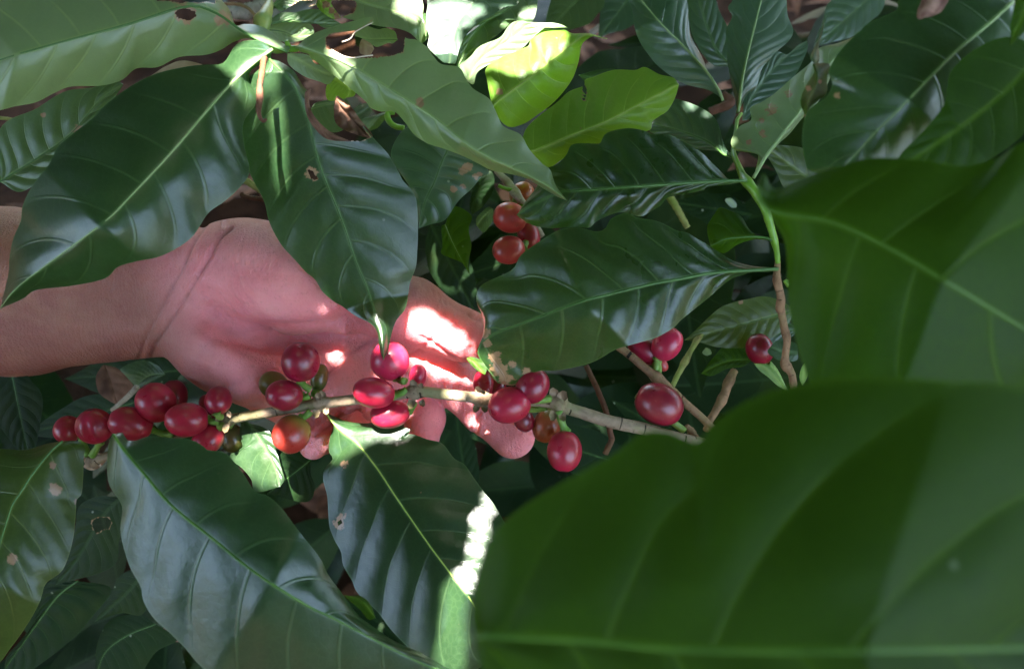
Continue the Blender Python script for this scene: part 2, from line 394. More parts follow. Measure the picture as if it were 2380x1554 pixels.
def branch(pts, d, rpx, mat, name='twig', parent=None, label=None, cat=None, nodes=(), n=90, noise=.05, seed=0, cracks=0, nseg=14):
    p = np.asarray(pts, float)
    dd = np.interp(np.linspace(0, 1, len(p)), np.linspace(0, 1, len(d)), d)
    q3 = smooth(np.column_stack([p, dd*3]), n); px, py, dz = q3[:, 0], q3[:, 1], q3[:, 2]/3
    r = np.interp(np.linspace(0, 1, n), np.linspace(0, 1, len(rpx)), rpx)*KPX*dz
    nd = np.zeros(n)
    for (x, y, s) in nodes:
        dist = np.hypot(px-x, py-y); g = np.exp(-(dist/13.)**2); r = r*(1+s*g); nd = np.maximum(nd, g)
    rs = np.random.default_rng(seed+3)
    cr = np.zeros((n, nseg))
    for k in rs.integers(2, n-2, cracks):
        s0 = rs.integers(0, nseg); cr[k, (s0+np.arange(rs.integers(3, max(4, nseg*2//3)))) % nseg] = rs.uniform(.75, 1)
    w3 = W(px, py, dz)
    V, F = tube_geo(w3, r/1000, nseg, noise=noise, seed=seed)
    rep = lambda a: np.repeat(a, nseg)
    o = mk(name, V, F, M[mat], parent, attrs=dict(len=rep(np.linspace(0, 1, n)), crack=cr.ravel(), node=rep(nd)))
    if parent is None: tag(o, label, cat or 'twig')
    elif label: o['label'] = label
    return o
# ------------------------------------------------------------------ ground, litter, undergrowth
gx = np.r_[-40, -12, -4, np.linspace(-1.6, 1.6, 60), 4, 12, 40]; gy = np.r_[-40, -12, -3, np.linspace(-.6, 2.6, 60), 5, 12, 60]
GX, GY = np.meshgrid(gx, gy, indexing='ij')
GZ = .018*np.sin(GX*9+1)*np.cos(GY*7)+.008*np.sin(GX*31+GY*17)+.006*np.sin(GY*43-GX*11)
n0, n1_ = GX.shape; idx = np.arange(n0*n1_).reshape(n0, n1_)
Fg = np.stack([idx[:-1, :-1], idx[1:, :-1], idx[1:, 1:], idx[:-1, 1:]], -1).reshape(-1, 4).tolist()
tag(mk('ground', np.stack([GX, GY, GZ], -1).reshape(-1, 3), Fg, M['soil'], origin=(0, 0, 0)), kind='structure')

def card(c, ax, nrm, L, Wd, cup, k=7, m=5, rs=None):      # one loose leaf as a curled blade: verts, faces, attributes
    ax = ax/np.linalg.norm(ax); sd = np.cross(nrm, ax); sd /= np.linalg.norm(sd); up = np.cross(ax, sd)
    t = np.linspace(0, 1, k); s = np.linspace(-1, 1, m); T, Sg = np.meshgrid(t, s, indexing='ij')
    wd = Wd*prof(np.clip(T, .001, .999))+.0004
    bend = rs.uniform(-.35, .35)
    V = c + ax*((T-.5)*L)[..., None] + sd*(Sg*wd + bend*L*.3*(T-.5)**2)[..., None] + up*(cup*(T-.5)**2*L + rs.uniform(-.3, .5)*np.abs(Sg)*wd + .06*wd*np.sin(T*22+rs.uniform(0, 6))*np.abs(Sg))[..., None]
    i = np.arange(k*m).reshape(k, m)
    F = np.stack([i[:-1, :-1], i[:-1, 1:], i[1:, 1:], i[1:, :-1]], -1).reshape(-1, 4)
    A = np.abs(Sg)
    at = dict(vph=(8*(T-.15*A)+.5).ravel(), rib=(A*wd*1000).ravel(), side=A.ravel(), dmg=np.zeros(k*m))
    return V.reshape(-1, 3), F, at
def scatter(name, mat, items, label=None, k=9, m=7, kind='stuff'):
    Vs, Fs, at, off = [], [], {a: [] for a in ('vph', 'rib', 'side', 'dmg')}, 0
    rs = np.random.default_rng(len(items)+5)
    for (c, ax, nr, L, wd, cup) in items:
        V, F, a = card(c, ax, nr, L, wd, cup, k, m, rs)
        Vs.append(V); Fs.append(F+off); off += len(V)
        for z in at: at[z].append(a[z])
    o = mk(name, np.vstack(Vs), np.vstack(Fs).tolist(), M[mat], attrs={z: np.concatenate(v) for z, v in at.items()}, origin=items[0][0])
    if label: o['label'] = label
    o['kind'] = kind
    return o
rs = np.random.default_rng(3)
it = []
for i in range(1100):
    x, y = rs.uniform(-1.3, 1.3), rs.uniform(-.25, 1.9)
    a = rs.uniform(0, 6.28); ax = np.array([math.cos(a), math.sin(a), rs.uniform(-.35, .35)]); nr = np.array([rs.uniform(-.5, .5), rs.uniform(-.5, .5), 1.])
    it.append((np.array([x, y, .012+rs.uniform(0, .035)]), ax, nr, rs.uniform(.03, .13), rs.uniform(.008, .028), rs.uniform(-.8, 1.2)))
scatter('leaf_litter', 'litter', it, 'dry brown leaf litter covering the soil under the coffee bushes')

def ptdir(px, py, d): return W(px, py, d)
def toward(c, spread=.6):        # leaf facing roughly up and towards the light
    n = np.array([rs.uniform(-spread, spread), rs.uniform(-spread, spread)-.25, 1.]); return n/np.linalg.norm(n)
def fill(n, boxes, mat, name, label, L=(.07, .14), dr=(480, 800)):
    it = []
    for i in range(n):
        b = boxes[rs.integers(len(boxes))]
        px, py = rs.uniform(b[0], b[2]), rs.uniform(b[1], b[3]); d = rs.uniform(*dr)
        a = rs.uniform(0, 6.28); ll = rs.uniform(*L)
        ax = np.array([math.cos(a), math.sin(a), rs.uniform(-.9, .1)])
        it.append((W(px, py, d), ax, toward(0), ll, ll*rs.uniform(.17, .23), rs.uniform(-.6, .3)))
    return scatter(name, mat, it, label, 14, 9)
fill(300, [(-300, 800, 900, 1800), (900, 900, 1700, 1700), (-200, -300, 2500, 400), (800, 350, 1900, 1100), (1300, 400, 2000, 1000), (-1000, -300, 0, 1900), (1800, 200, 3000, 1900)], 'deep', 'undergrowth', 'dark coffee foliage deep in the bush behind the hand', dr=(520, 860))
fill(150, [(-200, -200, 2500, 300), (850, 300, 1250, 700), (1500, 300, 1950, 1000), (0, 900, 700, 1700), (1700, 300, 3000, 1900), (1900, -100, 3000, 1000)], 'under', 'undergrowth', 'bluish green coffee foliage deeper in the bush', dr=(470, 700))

# ------------------------------------------------------------------ cherries and branches
def cherry(px, py, a, b, ang, d, mat, parent, node=None, tilt=0., sr=1.5, wrinkle=0., label=None, ridge=.015):
    A = math.radians(ang); k = KPX*d
    ax = np.array([math.cos(A)*math.cos(math.radians(tilt)), math.sin(A)*math.cos(math.radians(tilt)), -math.sin(math.radians(tilt))])
    s1 = np.array([-math.sin(A), math.cos(A), 0]); s2 = np.cross(ax, s1)
    c = pc(px, py, d); nu, nv = 40, 26
    th = np.linspace(0, 2*np.pi, nu, endpoint=False); ph = np.linspace(0, np.pi, nv)
    V = []; axv = []; disc = []
    for j, p in enumerate(ph):
        x = math.cos(p); r0 = math.sin(p)**.94 if 0 < p < math.pi else 0
        near = math.exp(-((1-x)/.012)**2)       # navel at the free end
        for i_, t in enumerate(th):
            r = r0*(1+ridge*math.cos(2*t+px)+.012*math.sin(3*t+py)+wrinkle*(abs(math.sin(4*t+px))-.5)*r0)
            xx = x*(1-.05*near) - .04*math.exp(-((1+x)/.05)**2)*(-1)
            V.append(c+k*(ax*a*xx + s1*b*r*math.cos(t) + s2*b*.97*r*math.sin(t)))
            axv.append(x); disc.append(1. if (1-x) < .012 else (.5 if (1-x) < .02 else 0))
    F = []
    for j in range(nv-1):
        for i_ in range(nu):
            i2 = (i_+1) % nu; F.append((j*nu+i_, j*nu+i2, (j+1)*nu+i2, (j+1)*nu+i_))
    o = mk('cherry', CW(np.array(V)), F, M[mat], parent, attrs=dict(axis=axv, disc=disc), origin=CW((c-k*ax*a)[None])[0])
    if parent is None or isinstance(label, str): 
        if label: o['label'] = label
    if node is not None:
        e = pc(*node); s = c-k*ax*a*.93
        mid = (s+e)/2+np.array([0, -.5, -.4])
        p3 = smooth(np.array([s, mid, e]), 14)
        V2, F2 = tube_geo(CW(p3), np.interp(np.linspace(0, 1, 14), [0, .25, 1], [sr*1.35, sr*.8, sr])/1000, 9, noise=.06)
        mk('stalk', V2, F2, M['stalk'], o)
    return o

BR = empty('fruiting_branch', W(1500, 998, 312), 'grey knotty branch of ripe red cherries lying across the open palm', 'branch')
branch(P('o 205,1075 300,1040 420,1010 515,980 600,962 700,945 742,937 830,928 905,920 970,910 1040,916 1117,926 1200,930 1290,934 1312,946 1400,974 1500,998 1620,1030 1760,1062'),
       [322, 316, 312, 310, 308, 308, 310, 312, 316], [9, 10, 11.5, 12, 12.5, 13, 14.5, 15, 15.5], 'bark', 'stem', BR,
       nodes=[(528, 977, .55), (742, 937, .75), (965, 912, .7), (1117, 926, .65), (1298, 938, .9), (215, 1068, .8)], n=200, noise=.05, cracks=30, seed=4)
def flake(px, py, d, sz, ang, parent, mat='bark', name='bark_scale'):
    c = pc(px, py, d); A = math.radians(ang); k = KPX*d; sz *= k
    u = np.array([math.cos(A), math.sin(A), -.5]); v = np.array([-math.sin(A), math.cos(A), .2])
    V = []
    for z in (0, .35):
        for (x, y) in ((0, -.45), (.6, -.5), (1.1, -.1), (1.0, .3), (.5, .5), (0, .42)):
            V.append(c+u*x*sz+v*y*sz+np.array([0, 0, z-.3*x*sz]))
    F = [(0, 1, 2, 3, 4, 5), (11, 10, 9, 8, 7, 6)]+[(i, (i+1) % 6, (i+1) % 6+6, i+6) for i in range(6)]
    return mk(name, CW(np.array(V)), F, M[mat], parent, attrs=dict(len=[0]*12, crack=[0]*12, node=[.7]*12))
for (x, y, s, a) in [(738, 928, 17, 70), (752, 922, 15, 100), (735, 950, 18, -80), (755, 948, 14, -60), (962, 900, 18, 95), (975, 903, 14, 60), (958, 928, 19, -100), (978, 930, 14, -60),
                     (1112, 914, 17, 95), (1125, 940, 16, -80), (1110, 942, 15, -120), (1290, 922, 22, 110), (1300, 930, 24, 60), (1288, 955, 20, -110), (1304, 958, 18, -75), (1280, 935, 16, 150), (530, 968, 14, 60), (525, 986, 16, -80), (516, 975, 12, 170)]:
    flake(x, y, 307, s, a, BR)
nA = (530, 985, 309)
cherry(157, 998, 30, 32, 165, 322, 'red', BR, (205, 1058, 320), 10)
cherry(220, 990, 42, 38, 100, 314, 'red', BR, (214, 1058, 318), 15, wrinkle=.12, label='wrinkled dull red cherry near the left end of the branch', ridge=.04)
cherry(304, 984, 50, 39, -20+180, 312, 'red', BR, (400, 1010, 314), 25)
cherry(405, 918, 36, 30, 95, 330, 'dred', BR, (430, 1000, 318), 0)
cherry(362, 935, 47, 45, 120, 314, 'red', BR, (420, 1005, 314), 20)
cherry(488, 948, 34, 22, 120, 326, 'dred', BR, (515, 975, 315), 0)
cherry(434, 975, 49, 39, 178, 306, 'red', BR, (508, 978, 308), 20)
cherry(507, 930, 35, 31, 96, 308, 'dred', BR, (513, 968, 307), -35, label='dark red cherry with its stalk end showing, at the bare end of the twig')
cherry(483, 1022, 40, 32, -135, 310, 'red', BR, (512, 985, 308), 15)
cherry(540, 1018, 34, 27, -80, 326, 'greenc', BR, (535, 985, 314), label='small dark green unripe cherry below the twig')
nB = (733, 925, 308)
cherry(637, 895, 36, 32, 140, 322, 'unripe', BR, (716, 925, 313), label='orange and green half ripe cherry behind two dark red ones')
cherry(698, 841, 47, 43.5, 85, 305, 'dred', BR, (722, 905, 307), 12)
cherry(742, 877, 33, 20, 80, 318, 'unripe', BR, (730, 915, 312))
cherry(661, 918, 43, 36, 175, 304, 'dred', BR, (718, 919, 307), 30)
cherry(677, 1008, 46, 43, -120, 307, 'half', BR, (722, 955, 309), 15, label='orange red cherry still green at its stalk, hanging below the twig')
nC = (958, 905, 308)
cherry(906, 962, 47, 33, -172, 312, 'red', BR, (962, 935, 311), 15)
cherry(906, 838, 46, 45, 110, 312, 'pink', BR, (940, 885, 308), 10, label='bright pink cherry touched by the pointed leaf tip')
cherry(971, 874, 28, 21, 85, 318, 'pink', BR, (962, 902, 312))
cherry(869, 912, 50, 36, 168, 304, 'red', BR, (945, 905, 307), 25)
cherry(1124, 893, 34, 24, 100, 322, 'red', BR, (1117, 915, 312))
cherry(1152, 905, 26, 24, 60, 324, 'dred', BR, (1125, 920, 314))
cherry(1184, 941, 51, 43, -165, 300, 'red', BR, (1262, 922, 306), 15)
cherry(1216, 975, 30, 24, -60, 318, 'dred', BR, (1270, 945, 312))
cherry(1237, 896, 43, 38, 60, 302, 'dred', BR, (1278, 925, 306), -10)
cherry(1270, 989, 40, 33, -110, 320, 'orange', BR, (1290, 955, 313), 0, label='dull orange cherry hidden behind the node of the branch')
cherry(1312, 1048, 48, 40, -95, 306, 'red', BR, (1297, 955, 308), 15, sr=1.7, wrinkle=.03, label='speckled red cherry hanging lowest, below the thick node')

B2 = empty('fruiting_branch', W(1633, 974, 330), 'thin brown twig with a big dark cherry, under the dark glossy leaf', 'branch')
branch(P('o 1400,780 sB 430,510 600,640 760,780 860,850 1000,985 1260,1220 o 1700,1040'), [335, 330, 328, 330, 330], [8.5, 9.5, 10, 9, 9.5], 'barkb', 'stem', B2, nodes=[(1524, 880, .5)], n=90, cracks=12, seed=9)
cherry(1531, 939, 58, 48, -25, 318, 'dred', B2, (1590, 1000, 322), 10, label='largest dark red cherry, alone beside the brown twig')
cherry(1500, 815, 44, 30, 150, 336, 'dred', B2, (1520, 850, 332))
cherry(1550, 800, 42, 33, 55, 330, 'pink', B2, (1524, 858, 331), 10)
cherry(1539, 847, 17, 12, -60, 336, 'coral', B2, (1528, 868, 333), label='tiny coral bud below the pair of cherries')
branch(P('sB 1090,1280 1130,1330 1180,1400 1240,1440'), [322, 322, 324], [5, 7, 6], 'barkb', 'spur', B2, nodes=[(1605, 1010, .6)], n=24, noise=.2)
B3 = empty('fruiting_branch', W(1160, 395, 330), 'pinkish twig with coral cherries between the leaf tips', 'branch')
branch(P('hC 1330,560 1400,640 1460,700 1530,800 1590,880 1640,945 1700,1060 1820,1280'), [345, 340, 334, 336, 345], [7.5, 8, 9, 8], 'barks', 'stem', B3, nodes=[(1181, 424, .3), (1197, 448, .5)], n=60, cracks=6, seed=12)
cherry(1212, 452, 31, 27, 45, 346, 'orange', B3, (1200, 458, 340), 20, label='orange cherry behind the pinkish twig')
cherry(1185, 506, 40, 36, 165, 332, 'coral', B3, (1213, 475, 335), 10)
cherry(1182, 581, 39, 33, -170, 334, 'coral', B3, (1225, 555, 340), 20)
cherry(1228, 548, 34, 26, -70, 342, 'red', B3, (1225, 520, 345))
branch(P('hC 1345,725 1420,755 1500,775 1530,800'), [336, 335], [4, 4.5, 6], 'green_stem', 'spur', B3, n=16)
B4 = empty('fruiting_branch', W(1706, 859, 345), 'single dark red cherry on a bright green stalk in the gap at the right', 'branch')
cherry(1765, 811, 37, 31, 110, 345, 'dred', B4, (1782, 855, 347), 10)
branch(P('sB 1900,670 1960,720 2020,810 2090,940'), [346, 350], [8, 6, 3.5, 3], 'stalk', 'stem', B4, n=30)
def twig(pts, d, r, mat, label, **kw): return branch(P(pts), d, r, mat, label=label, cat='twig', **kw)
twig('sB 100,690 200,900 300,1150 340,1350 350,1430 290,1560', [350, 345, 350], [6, 6.5, 6.5, 7], 'barkr', 'thin reddish twig crossing behind the grey branch', cracks=5)
twig('sB 1335,305 1220,410 1150,520 1085,640 1020,760 950,900', [360, 352, 345], [4.5, 5, 6.5, 6.5, 6], 'barky', 'slender yellow and brown twig behind the big dark cherry', nodes=[(1592, 840, .4), (1620, 790, .5)])
twig('sB 1570,740 1510,860 1460,1000 1400,1110 1330,1230 1290,1330', [345, 338, 330], [9, 10, 9, 8], 'barkb', 'stubby tan twig pointing up beside the single cherry', nodes=[(1692, 885, .3), (1678, 930, .3)])
twig('c10 1740,235 1900,120 2035,30', [520, 500], [7, 6], 'barks', 'pale straight twig over the leaf litter at the top', cracks=3)
twig('sC 930,1110 1140,1020 1060,935', [470, 465, 470], [9, 11, 8], 'barkr', 'short brown twig crooked like an elbow between two leaves', cracks=3)
twig('sA 925,440 1000,560 1105,750', [400, 395], [9, 8, 7], 'barky', 'straight yellow green twig between the two dark glossy leaves')
twig('hA 60,120 200,140 320,110 430,60 520,-20 600,-90', [420, 415, 420], [14, 17, 16, 14], 'barks', 'thick grey branch at the top edge left of the green node', cracks=12, noise=.1)
twig('hA 10,45 150,50 260,90 340,170 385,230', [400, 390], [4, 4, 3.5], 'barkb', 'thin curved brown twig over the thick grey branch')
twig('c00 1690,1245 1760,1290 1860,1350', [380, 382], [8, 8], 'barky', 'olive twig stub between the two large left leaves')
twig('c00 1680,1350 1720,1375 1860,1395', [385, 385], [5, 6], 'barkr', 'dark twig stub just below the olive one')
twig('c00 0,825 60,830 125,845', [330, 330], [4.5, 3], 'barky', 'small olive twig poking in at the left edge')
twig('sD 1110,575 1200,500 1290,420 1355,350', [380, 370], [4.5, 6, 7], 'barks', 'pale cracked twig above the left cherries', cracks=6)

# ------------------------------------------------------------------ hand and arm: one surface grown from a distance field
def hand():
    D0 = 340.; k0 = KPX*D0
    def p(x, y, z): return np.array([(x-1189.5)*k0, (777-y)*k0, z])
    caps = []   # (a, b, ra, rb) in mm
    def c(x1, y1, z1, r1, x2, y2, z2, r2, grp=0, fl=1.0): caps.append((p(x1, y1, z1), p(x2, y2, z2), r1*k0, r2*k0, grp, fl))
    # forearm, broad and deep, to the wrist
    c(-560, 560, 352, 200, 20, 640, 350, 150); c(-560, 700, 352, 200, 20, 730, 350, 142)
    c(20, 640, 350, 160, 400, 620, 345, 100); c(20, 730, 350, 138, 380, 735, 344, 92)
    c(380, 640, 345, 110, 560, 640, 342, 105)
    # heel of the hand, thenar and hypothenar mounds
    c(430, 720, 345, 104, 560, 790, 346, 92); c(560, 630, 336, 118, 690, 670, 330, 108); c(620, 630, 333, 108, 800, 690, 330, 84)
    c(480, 800, 339, 84, 600, 860, 338, 82)
    # palm rays
    c(520, 740, 356, 76, 930, 800, 350, 64); c(540, 790, 355, 78, 900, 860, 350, 62)
    c(540, 830, 352, 76, 830, 905, 348, 58); c(500, 840, 347, 76, 740, 935, 345, 58); c(560, 880, 348, 50, 680, 960, 346, 48)
    # thumb, reaching right
    c(800, 690, 336, 84, 960, 724, 334, 76, 1); c(960, 724, 334, 74, 1075, 778, 332, 58, 1); c(1075, 778, 332, 56, 1165, 800, 330, 52, 1)
    # index
    c(930, 800, 347, 66, 1040, 880, 348, 60, 2); c(1040, 880, 348, 58, 1120, 955, 345, 51, 2); c(1120, 955, 345, 50, 1192, 1015, 340, 50, 2)
    # middle
    c(900, 860, 347, 60, 962, 930, 352, 52, 3); c(962, 930, 352, 51, 985, 975, 345, 45, 3); c(985, 975, 345, 44, 980, 1032, 334, 40, 3)
    # ring
    c(830, 905, 346, 56, 868, 958, 350, 50, 4); c(868, 958, 350, 47, 840, 990, 338, 42, 4); c(840, 990, 338, 41, 828, 1000, 326, 37, 4)
    # little
    c(740, 935, 345, 52, 770, 985, 348, 46, 5); c(770, 985, 348, 43, 752, 1012, 336, 37, 5); c(752, 1012, 336, 36, 748, 1022, 326, 33, 5)
    h = .8
    lo = np.array([-292., -72., 300.]); hi = np.array([16., 66., 392.])
    xs = np.arange(lo[0], hi[0], h); ys = np.arange(lo[1], hi[1], h); zs = np.arange(lo[2], hi[2], h)
    X, Y, Z = np.meshgrid(xs, ys, zs, indexing='ij', sparse=True)
    def cap_d(a, b, ra, rb, X, Y, Z):
        ab = b-a; L2 = ab@ab
        u = np.clip(((X-a[0])*ab[0]+(Y-a[1])*ab[1]+(Z-a[2])*ab[2])/L2, 0, 1)
        return np.sqrt((X-a[0]-u*ab[0])**2+(Y-a[1]-u*ab[1])**2+(Z-a[2]-u*ab[2])**2)-(ra+(rb-ra)*u)
    def smin(a, b, k):
        hh = np.clip(.5+.5*(b-a)/k, 0, 1); return b+(a-b)*hh-k*hh*(1-hh)
    def field(X, Y, Z):
        gs = {}
        for (a, b, ra, rb, g, fl) in caps:
            v = cap_d(a, b, ra, rb, X, Y, Z)
            gs[g] = v if g not in gs else smin(gs[g], v, 6.5 if g == 0 else 3.5)
        f = gs[0]
        fing = None
        for g in (2, 3, 4, 5):
            fing = gs[g] if fing is None else smin(fing, gs[g], 1.2)
        f = smin(f, fing, 6.); f = smin(f, gs[1], 5.)
        return f.astype(np.float32)
    G = field(X.astype(np.float32), Y.astype(np.float32), Z.astype(np.float32))
    nx, ny, nz = G.shape; ins = G < 0
    # naive surface nets
    acc = np.zeros((nx-1, ny-1, nz-1, 3), np.float32); cnt = np.zeros((nx-1, ny-1, nz-1), np.float32)
    cor = [(i, j, k) for i in (0, 1) for j in (0, 1) for k in (0, 1)]
    def sl_(o): return (slice(o[0], nx-1+o[0]), slice(o[1], ny-1+o[1]), slice(o[2], nz-1+o[2]))
    for a in cor:
        for ax in range(3):
            if a[ax]: continue
            b = list(a); b[ax] = 1
            ga, gb = G[sl_(a)], G[sl_(b)]
            ch = (ga < 0) != (gb < 0)
            t = np.where(ch, ga/(ga-gb+1e-12), 0)
            for q_ in range(3):
                acc[..., q_] += ch*(a[q_] + (t if q_ == ax else 0))
            cnt += ch
    act = cnt > 0
    vid = -np.ones(act.shape, int); vid[act] = np.arange(act.sum())
    ijk = np.argwhere(act)
    V = lo+(ijk+acc[act]/cnt[act][:, None])*h
    F = []
    for ax in range(3):
        sa = [slice(None)]*3; sb = [slice(None)]*3; sa[ax] = slice(0, -1); sb[ax] = slice(1, None)
        A = ins[tuple(sa)]; B = ins[tuple(sb)]
        e = np.argwhere(A != B); u, v = (ax+1) % 3, (ax+2) % 3
        e = e[(e[:, u] > 0) & (e[:, v] > 0) & (e[:, u] < G.shape[u]-1) & (e[:, v] < G.shape[v]-1)]
        flip = A[tuple(e.T)]
        def g_(du, dv):
            z = e.copy(); z[:, u] -= du; z[:, v] -= dv; return vid[tuple(z.T)]
        qd = np.stack([g_(1, 1), g_(0, 1), g_(0, 0), g_(1, 0)], 1)
        qd[~flip] = qd[~flip][:, ::-1]
        F.append(qd)
    F = np.vstack(F); F = F[(F >= 0).all(1)]
    # normals from the field and snapping
    def fv(Q): return field(Q[:, 0], Q[:, 1], Q[:, 2])
    def grad(Q):
        e = .6; g_ = np.stack([fv(Q+np.eye(3)[i]*e)-fv(Q-np.eye(3)[i]*e) for i in range(3)], 1)
        return g_/(np.linalg.norm(g_, axis=1)[:, None]+1e-9)
    for _ in range(2):
        Nn = grad(V); V = V-Nn*fv(V)[:, None]*.8
    Nn = grad(V)
    # creases, folds, soft relief (frame position of each vertex as seen at its own distance)
    px = V[:, 0]/(KPX*V[:, 2])+1189.5; py = 777-V[:, 1]/(KPX*V[:, 2])
    front = np.clip(-Nn[:, 2]*2.2+.15, 0, 1)
    def dist(pts):
        pp = smooth(P(pts), 40); best = np.full(len(px), 1e9)
        for a, b in zip(pp[:-1], pp[1:]):
            ab = b-a; u = np.clip(((px-a[0])*ab[0]+(py-a[1])*ab[1])/(ab@ab+1e-9), 0, 1)
            best = np.minimum(best, np.hypot(px-a[0]-u*ab[0], py-a[1]-u*ab[1]))
        return best
    disp = np.zeros(len(px)); cre = np.zeros(len(px))
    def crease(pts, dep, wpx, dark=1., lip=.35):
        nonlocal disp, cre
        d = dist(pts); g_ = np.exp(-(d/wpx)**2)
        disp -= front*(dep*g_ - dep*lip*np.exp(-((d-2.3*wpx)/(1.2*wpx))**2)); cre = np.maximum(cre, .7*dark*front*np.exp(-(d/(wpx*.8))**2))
    crease('c01 1440,10 1370,100 1300,250 1210,430 1120,600 1040,750 1000,850 975,940', .8, 4.5, .9, .1)
    crease('c01 1620,30 1530,110 1450,250 1370,400 1270,560 1180,700 1095,830 1050,945', 1.1, 5, 1., .1)
    
    
    for s_ in ('c01 1620,200 1650,330 1700,470 1770,560', 'c01 1670,250 1700,350 1750,460 1800,510', 'c01 1600,380 1640,500 1700,570', 'c01 1740,250 1790,340 1850,420', 'c01 1800,300 1850,380 1900,450', 'c01 1530,480 1590,560 1680,640', 'c01 1480,640 1560,700 1640,740'):
        crease(s_, .28, 3.2, .12, .5)
    crease('c01 1480,660 1560,730 1700,790 1900,800 2100,790 2300,770 c11 0,700 130,745', 4.6, 30, .3, .1)      # thenar fold
    crease('c01 1480,800 1700,830 1900,860 2000,860', .6, 9, .2)
    crease('sE 1230,745 1100,790 980,850 880,920 780,1020 700,1090', 1.1, 5, .75)
    crease('sE 1800,700 1700,790 1600,860 1500,920', .5, 4.5, .4)
    crease('sE 1640,720 1760,790 1860,860 1960,930 2060,1000', .6, 4., .7, .1)
    crease('sE 2120,830 2090,890 2080,980', .9, 5, .6)
    crease('sE 2100,490 2140,530 2210,550', .7, 4, .5); crease('sE 1600,150 1750,260 1900,380 2080,500', .25, 5, .2)
    for s_ in ('sE 1680,230 1700,270', 'sE 1750,270 1770,330', 'sE 1810,300 1820,380', 'sE 1640,170 1650,230', 'sE 1860,370 1880,400'):
        crease(s_, .35, 2.6, .55, .3)
    crease('hE 780,760 755,830 745,900 740,960', 1.0, 5, .9); crease('hE 520,370 490,440 480,520', .6, 5, .4); crease('hE 400,400 370,520', .4, 5, .3)
    crease('hD 1500,610 1400,640 1280,700 1230,760', 1.3, 5, .9); crease('hD 1500,610 1540,680 1600,740', 1., 5, .8)
    crease('hD 1230,760 1120,830 1010,900', 1.3, 6, .9); crease('hD 1180,600 1000,680 820,700', .8, 6, .5)
    crease('c01 1800,1280 1650,1310 1540,1290', .8, 9, .4); crease('c01 1560,1130 1700,1090 1850,1040', .5, 10, .25)
    crease('c01 1640,880 1760,930 1850,960', .4, 8, .2); crease('hE 1300,1000 1380,960', .3, 4, .2)
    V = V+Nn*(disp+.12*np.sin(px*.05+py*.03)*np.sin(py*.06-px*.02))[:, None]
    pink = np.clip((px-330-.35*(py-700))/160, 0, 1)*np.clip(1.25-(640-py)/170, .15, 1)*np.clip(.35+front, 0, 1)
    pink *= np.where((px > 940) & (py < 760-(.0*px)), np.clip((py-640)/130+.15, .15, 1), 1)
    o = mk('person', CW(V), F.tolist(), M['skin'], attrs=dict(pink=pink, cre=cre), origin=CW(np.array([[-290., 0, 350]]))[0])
    tag(o, 'bare forearm reaching in from the left with its palm open behind the cherry branch', 'person')
    return o
m, nt = newmat('skin'); g = N(nt)
pk_ = g.attr('pink'); cr_ = g.attr('cre')
n1 = g.noise(35, 4, .6, .4); n2 = g.noise(240, 3, .6)
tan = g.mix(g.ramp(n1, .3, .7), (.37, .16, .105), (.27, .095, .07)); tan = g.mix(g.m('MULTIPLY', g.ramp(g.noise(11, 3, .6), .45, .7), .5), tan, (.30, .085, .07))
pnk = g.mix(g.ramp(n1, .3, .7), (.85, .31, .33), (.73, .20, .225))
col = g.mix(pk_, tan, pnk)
col = g.mix(g.m('MULTIPLY', g.ramp(n2, .45, .75), .07), col, (.66, .36, .30))
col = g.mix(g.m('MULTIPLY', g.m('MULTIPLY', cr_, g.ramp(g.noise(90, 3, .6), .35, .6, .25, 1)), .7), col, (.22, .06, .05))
col = g.mix(g.m('MULTIPLY', g.ramp(g.noise(420, 3, .6), .56, .7), .22), col, (.42, .13, .12))
wv = g.n('ShaderNodeTexVoronoi', feature='DISTANCE_TO_EDGE', i_Scale=850.0); g.l(g.co(), wv.inputs['Vector'])
wl = g.n('ShaderNodeTexWave', i_Scale=160.0, i_Distortion=9.0, i_Detail=2.0, i_1=160.0); g.l(g.co(), wl.inputs['Vector'])
h = g.m('ADD', g.m('MULTIPLY', g.ramp(wv.outputs['Distance'], 0, .2), .35), g.m('MULTIPLY', n2, .8)); h = g.m('ADD', h, g.m('MULTIPLY', wl.outputs['Fac'], .25))
h = g.m('ADD', h, g.m('MULTIPLY', n1, 1.5))
bp = g.n('ShaderNodeBump', i_Strength=.65, i_Distance=.0007); g.l(h, bp.inputs['Height'])
pr = g.n('ShaderNodeBsdfPrincipled', i_Roughness=.5); g.l(col, pr.inputs['Base Color']); g.l(bp.outputs[0], pr.inputs['Normal'])
pr.inputs['Subsurface Weight'].default_value = .5; pr.inputs['Subsurface Radius'].default_value = (1, .28, .16); pr.inputs['Subsurface Scale'].default_value = .010
pr.inputs['Specular IOR Level'].default_value = .4
out = g.n('ShaderNodeOutputMaterial'); g.l(pr.outputs[0], out.inputs[0])
M['skin'] = m
hand()
